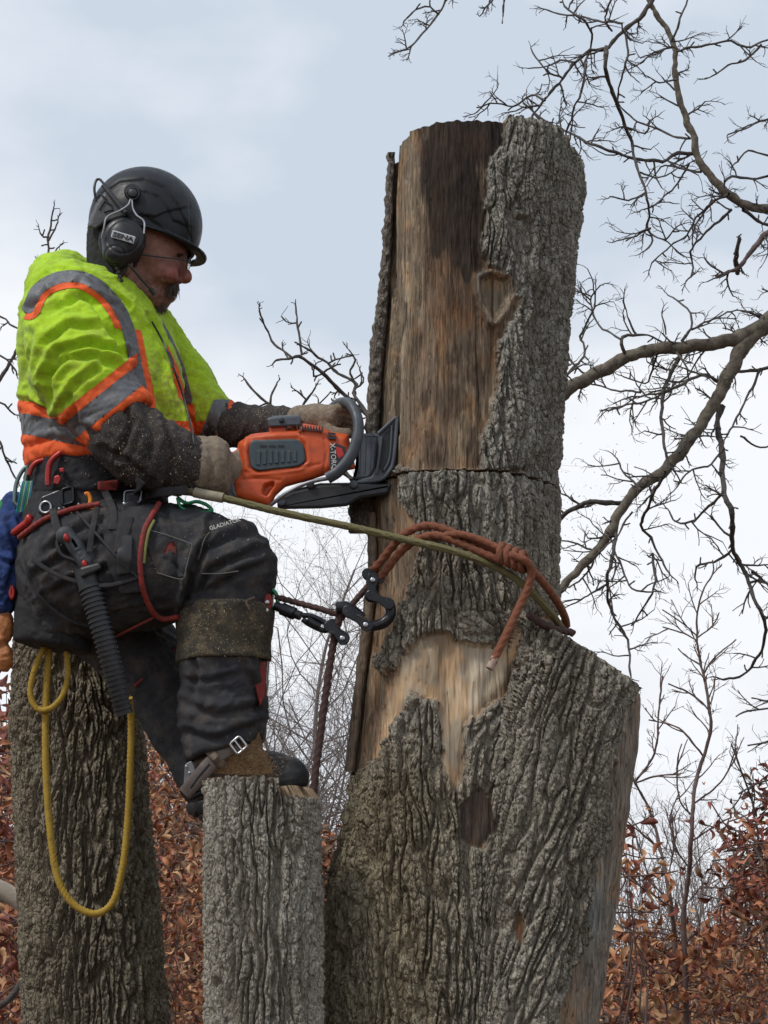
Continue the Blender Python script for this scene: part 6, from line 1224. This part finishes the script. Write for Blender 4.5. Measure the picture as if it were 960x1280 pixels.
sapling('tall slender reddish sapling standing right of the cut limb', [([(854, 1142), (861, 1092), (866, 1018), (871, 974), (888, 917), (886, 884), (881, 850), (875, 825), (871, 790), (875, 747), (890, 719), (891, 700)], 6.5, 1.8), ([(878, 944), (848, 910), (811, 900)], 2.8, 1.8), ([(885, 887), (868, 870), (836, 855)], 2.6, 1.8), ([(866, 1005), (901, 978), (922, 934)], 2.6, 1.8), ([(866, 1050), (890, 1035), (915, 1021)], 2.4, 1.8), ([(871, 794), (852, 778), (828, 762)], 2.2, 1.6), ([(871, 800), (850, 790), (828, 784)], 2.2, 1.6), ([(873, 796), (891, 782), (899, 766)], 2.2, 1.6), ([(879, 844), (891, 825), (920, 799)], 2.4, 1.6), ([(877, 832), (860, 822), (848, 811)], 2.2, 1.6), ([(862, 1085), (845, 1060), (838, 1020), (850, 990)], 2.6, 1.8), ([(866, 1020), (850, 1000), (846, 960), (852, 930)], 2.4, 1.8)], y4, M_SAP, .7)
sapling('forked sapling close to the right side of the cut limb', [([(843, 1169), (834, 1102), (814, 1018), (794, 978), (786, 955), (780, 940)], 6, 2.4), ([(794, 978), (818, 941), (824, 884), (828, 845)], 3.2, 2), ([(794, 978), (820, 970), (850, 968)], 2.4, 1.8), ([(825, 1060), (800, 1040), (775, 1020)], 2.8, 1.8), ([(834, 1102), (842, 1060), (840, 1020)], 2.6, 1.8)], y4+.3, M_SAP, .8)
sapling('thin sapling at the right edge with dark twigs', [([(985, 1200), (965, 1120), (950, 1060), (940, 1000), (925, 960), (915, 930)], 4, 2), ([(1000, 960), (960, 975), (935, 985), (924, 992)], 2.6, 2), ([(1000, 890), (960, 886), (930, 890), (920, 896)], 2.6, 2), ([(1000, 860), (965, 875), (940, 872)], 2.4, 2), ([(1000, 905), (965, 925), (935, 932)], 2.4, 2), ([(950, 1060), (925, 1080), (900, 1120)], 2.6, 2)], y4-.5, M_BR, .9)
# ------------------------------------------------------------ woods behind, bark colour paled to stand in for haze
def bare_tree(px, ytop, y, label, m, spread=1.0, lvl=3):
    b = W(px, 1191, y); zt = W(px, ytop, y)[2]; root = thing('bare_tree', label, 'tree', (b[0], y, 0), 'pale leafless trees in the woods behind'); S0, S1 = Segs(), Segs(); p = np.array([b[0], y, 0.]); d = np.array([0, 0, 1.]); r = .018*zt; n = 22; st = zt*.92/n
    for i in range(n):
        d = nrm(d+rg.normal(size=3)*.09+np.array([0, 0, .05])); q = p+d*st; r1 = r*.90; S0.add(p, q, r, r1)
        if i > 5:
            for _ in range(2):
                a = rg.uniform(.6, 1.15); grow(S1, q, rdir(d, a), zt*rg.uniform(.16, .34)*spread, r1*.45, lvl, .34, .9, .05, 1.0)
        p, r = q, r1
    S0.obj('trunk', m, root, 7, None); S1.obj('crown', m, root, 3); return root
PT = [(352, 690, 15, 'pale twiggy tree seen just right of the knee pad'), (402, 640, 17, 'pale twiggy tree seen through the hanging brown rope'), (440, 720, 14, "pale leafless tree at the big trunk's left edge"), (376, 860, 13, 'low pale branching tree above the boot stump'), (300, 840, 19, 'pale tree behind the bent near leg'), (420, 905, 12, 'short grey crooked tree between boot stump and big trunk'),
      (215, 850, 18, 'thin pale tree between the rear trunk and the leg'), (800, 1000, 17, 'low pale thicket tree right of the big trunk'), (870, 1010, 19, 'low pale tree behind the tall slender sapling'), (940, 1030, 16, 'low pale tree near the right edge above the brown leaves'), (905, 1060, 14, 'low grey twiggy tree between the brown shrubs'), (765, 1050, 14, "low grey tree against the cut limb's right side"), (840, 1030, 22, 'faint pale tree behind the forked sapling')]
for px, yt_, y, lb in PT: bare_tree(px, yt_, y, lb, M_HAZED, 1.0, 2 if yt_ > 980 else 3)
# ------------------------------------------------------------ withered beech leaves
def leaf_mesh():
    L, w_ = 1.0, .36; V = []; F = []
    for i in range(6):
        t = i/5; x = -L/2+L*t; h = .23*math.sin(PI*min(1, t*.92+.04))**.8*(1-.25*t); z = .20*math.sin(t*PI*1.2); V += [(x, -h, z+.17*h/.23), (x, 0, z-.05), (x, h, z+.17*h/.23)]
    for i in range(5):
        a = i*3; F += [(a, a+1, a+4, a+3), (a+1, a+2, a+5, a+4)]
    return np.array(V), np.array(F)
LV, LF = leaf_mesh()
def leafmat(nm, c1, c2):
    m = mat(nm, c1, c2, .62, 9, .35, .65, bump=.001, bscale=120); b = m.node_tree.nodes['Principled BSDF']; b.inputs['Transmission Weight'].default_value = 0
    if 'Subsurface Weight' in b.inputs: pass
    return m
LM = [leafmat('rust_leaf', (.50, .21, .10), (.33, .12, .06)), leafmat('dark_red_leaf', (.25, .07, .045), (.15, .045, .032)), leafmat('tan_leaf', (.60, .36, .19), (.45, .24, .12)), leafmat('dull_brown_leaf', (.20, .10, .05), (.11, .06, .035))]
LMESH = []
for q, m in enumerate(LM): me = mesh('leaf', LV*.075, LF, True); me.materials.append(m); LMESH.append(me)
def rotm(n):
    q = rg.normal(size=(n, 4)); q /= np.linalg.norm(q, axis=1)[:, None]; a, b, c, d = q.T
    return np.stack([1-2*(c*c+d*d), 2*(b*c-a*d), 2*(b*d+a*c), 2*(b*c+a*d), 1-2*(b*b+d*d), 2*(c*d-a*b), 2*(b*d-a*c), 2*(c*d+a*b), 1-2*(b*b+c*c)], 1).reshape(-1, 3, 3)
def leafcloud(P, size, parent, name='leaves', mats=(0, 1, 2, 3), pr=None, loc=None, tagk=True):
    P = np.asarray(P); n = len(P); R_ = rotm(n); s = size*rg.uniform(.55, 1.25, n); V = np.einsum('nij,kj->nki', R_, LV)*s[:, None, None]*np.array([1, 1, 1.])+P[:, None]; F = (LF[None]+(np.arange(n)*len(LV))[:, None, None]).reshape(-1, 4)
    me = mesh(name, V.reshape(-1, 3), F, True); 
    for k in mats: me.materials.append(LM[k])
    mi = rg.choice(len(mats), n, p=pr); me.polygons.foreach_set('material_index', np.repeat(mi, len(LF)).astype(np.int32))
    o = link(name, me, None, parent, loc); o['kind'] = 'stuff'; return o
def inpoly(poly, n):
    P = np.array(poly, float); lo, hi = P.min(0), P.max(0); o = np.zeros((0, 2))
    while len(o) < n: q = rg.uniform(lo, hi, (n*2, 2)); q = q[polysd(poly, q[:, 0], q[:, 1]) < 0]; o = np.vstack([o, q])
    return o[:n]
def shrub(label, poly, ylo, yhi, ntw, per, size, nleaf, mats, pr, stemx, clump=.10):
    """a shrub: stems from the ground, sprigs spread through the outline, leaves strung along the sprigs"""
    ym = (ylo+yhi)/2; b = W(stemx, 1191, ym); root = thing('beech_shrub', label, 'shrub', (b[0], ym, 0), 'withered beech shrubs'); S0, S1 = Segs(), Segs(); C = inpoly(poly, ntw); LP = []
    for k in range(5):
        p = np.array([b[0]+rg.uniform(-.1, .1), ym, 0.]); tgt = W(*C[k], rg.uniform(ylo, yhi)); prev = p
        for t in np.linspace(.12, 1, 9): q = p+(tgt-p)*np.array([t**1.5, t, t])+rg.normal(size=3)*.03; S0.add(prev, q, .016*(1.1-t), .016*(1-t*.9)); prev = q
    for c in C:
        y = rg.uniform(ylo, yhi); p = W(c[0], c[1], y); d = nrm(np.array([rg.normal(), rg.normal()*.6, rg.normal()*.5+.35])); L = rg.uniform(.12, .4)
        q = p-d*L*.5
        for i in range(6):
            d = rdir(d, .2); q2 = q+d*L/6; S1.add(q, q2, .004, .003); q = q2
            for _ in range(per):
                if rg.rand() < .75: LP.append(q+rg.normal(size=3)*clump*.4)
    LP = np.array(LP); px, py = proj(LP); ok = (px < 985) & (px > -30) & (py < 1300); vis = np.where(ok)[0]; vis = vis[np.argsort(LP[vis, 1])][:nleaf]
    for i in vis:
        k = rg.choice(len(mats), p=pr); o = bpy.data.objects.new('leaf', LMESH[mats[k]]); COL.objects.link(o); o.parent = root; s = size/.075*rg.uniform(.7, 1.3)
        M = Matrix(rotm(1)[0].tolist()).to_4x4(); o.matrix_local = Matrix.Translation(Vector(LP[i]-ORG[root.name]))@M@Matrix.Scale(s, 4)
    rest = np.setdiff1d(np.arange(len(LP)), vis)
    leafcloud(LP[rest], size, root, 'leaves', mats, pr); S0.obj('stem', M_SAP, root, 6, None); S1.obj('twigs', M_SAP, root, 3); return root
shrub('dense rust-leaved shrub filling the bottom right corner', [(752, 1290), (752, 1200), (770, 1165), (820, 1178), (860, 1160), (900, 1165), (940, 1140), (985, 1120), (985, 1290)], 7.6, 10.6, 190, 2, .058, 260, (0, 1, 2, 3), (.46, .18, .28, .08), 880)
shrub('sparse leafy sprigs with curled brown leaves beside the cut limb', [(768, 1175), (768, 1040), (782, 1030), (806, 1075), (818, 1120), (836, 1170)], 7.2, 8.0, 16, 1, .062, 60, (0, 1, 2), (.5, .25, .25), 800)
shrub('dark red leafy twigs climbing the right edge', [(985, 1160), (985, 985), (962, 990), (935, 1020), (918, 1055), (930, 1090), (905, 1110), (900, 1150)], 7.0, 8.4, 64, 2, .050, 160, (1, 0, 3), (.6, .3, .1), 990)
shrub('withered red-brown shrub at the left edge beside the rear trunk', [(-30, 1290), (-30, 850), (10, 850), (22, 900), (30, 1000), (36, 1100), (40, 1290)], 6.6, 8.4, 90, 2, .060, 180, (1, 0, 2), (.5, .38, .12), -20)
shrub('orange-brown leafy shrub between the rear trunk and the boot stump', [(160, 1290), (168, 890), (200, 900), (232, 960), (268, 1000), (268, 1290)], 9.5, 12.5, 260, 2, .060, 240, (0, 3, 1, 2), (.40, .20, .14, .26), 215)
shrub('small clump of brown leaves between the boot stump and the big trunk', [(385, 1130), (385, 1062), (408, 1060), (425, 1075), (425, 1130)], 9, 10.5, 26, 3, .06, 50, (3, 0), (.7, .3), 400)
# undergrowth: countless stems and leaves of the wood behind
S1 = Segs(); LP = []
for k in range(760):
    y = rg.uniform(14, 34); px = rg.uniform(-60, 1020) if k < 520 else rg.choice([rg.uniform(-700, -60), rg.uniform(1020, 1600)]); top = 1120 if px > 430 else 1000; top += rg.uniform(-60, 110); p = W(px, 1191, y); p[2] = 0; zt = max(W(px, top, y)[2], .6); d = nrm(np.array([rg.normal()*.12, 0, 1.])); q = p
    for i in range(8):
        d = nrm(rdir(d, .12)+np.array([0, 0, .08])); q2 = q+d*zt/8; S1.add(q, q2, .02*(1-i/10), .02*(1-(i+1)/10)); q = q2
        if i > 2 and rg.rand() < .8: grow(S1, q, rdir(d, .7), zt*.22, .007, 1, .3, .7, .05, 1)
S1.obj('undergrowth', M_HAZED, None, 3)['label'] = 'pale leafless brush filling the wood behind'
bpy.data.objects['undergrowth']['category'] = 'brush'
LP = []
for poly, y0, y1, n in (([(-60, 1300), (-60, 1130), (300, 1090), (430, 1130), (430, 1300)], 13, 26, 7000), ([(160, 1300), (170, 930), (230, 960), (270, 1040), (270, 1300)], 12.6, 15, 1500), ([(700, 1300), (740, 1195), (860, 1185), (1020, 1160), (1020, 1300)], 10, 20, 1500), ([(-40, 1300), (-40, 900), (30, 920), (40, 1300)], 8.6, 11, 900), ([(420, 1300), (420, 1170), (720, 1190), (720, 1300)], 14, 24, 1500)):
    q = inpoly(poly, n); LP.append(W(q[:, 0], q[:, 1], rg.uniform(y0, y1, n)))
LP = np.vstack(LP); LP = LP[LP[:, 2] > .02]
o = leafcloud(LP, .085, None, 'withered_leaves', (3, 0, 1, 2), (.35, .3, .15, .2)); tag(o, 'mass of withered brown leaves low in the wood behind', 'foliage')
# fallen grey branches at the left
M_DEAD = mat('bleached_dead_wood', (.48, .42, .35), (.30, .25, .20), .9, 18, bump=.002, bscale=120, stretch=(.4, 1, 1))
o = MB().tube(resamp(W([-160, -60, 0, 14, 60], [1030, 1085, 1112, 1120, 1150], [6.2]*5), .02), pxr(np.interp(np.linspace(0, 1, len(resamp(W([-160, -60, 0, 14, 60], [1030, 1085, 1112, 1120, 1150], [6.2]*5), .02))), [0, 1], [26, 20]), 6.2), 14).obj('dead_branch', M_DEAD, None, W(-60, 1085, 6.2)); tag(o, 'thick bleached dead branch poking in at the left edge', 'branch')
o = MB().tube(resamp(W([-120, -30, 10, 30, 40, 44], [1330, 1275, 1250, 1222, 1200, 1170], [6.3]*6), .02), pxr(8, 6.3), 10).obj('dead_branch', M_BR, None, W(-30, 1275, 6.3)); tag(o, 'dark bent branch low at the left edge', 'branch')
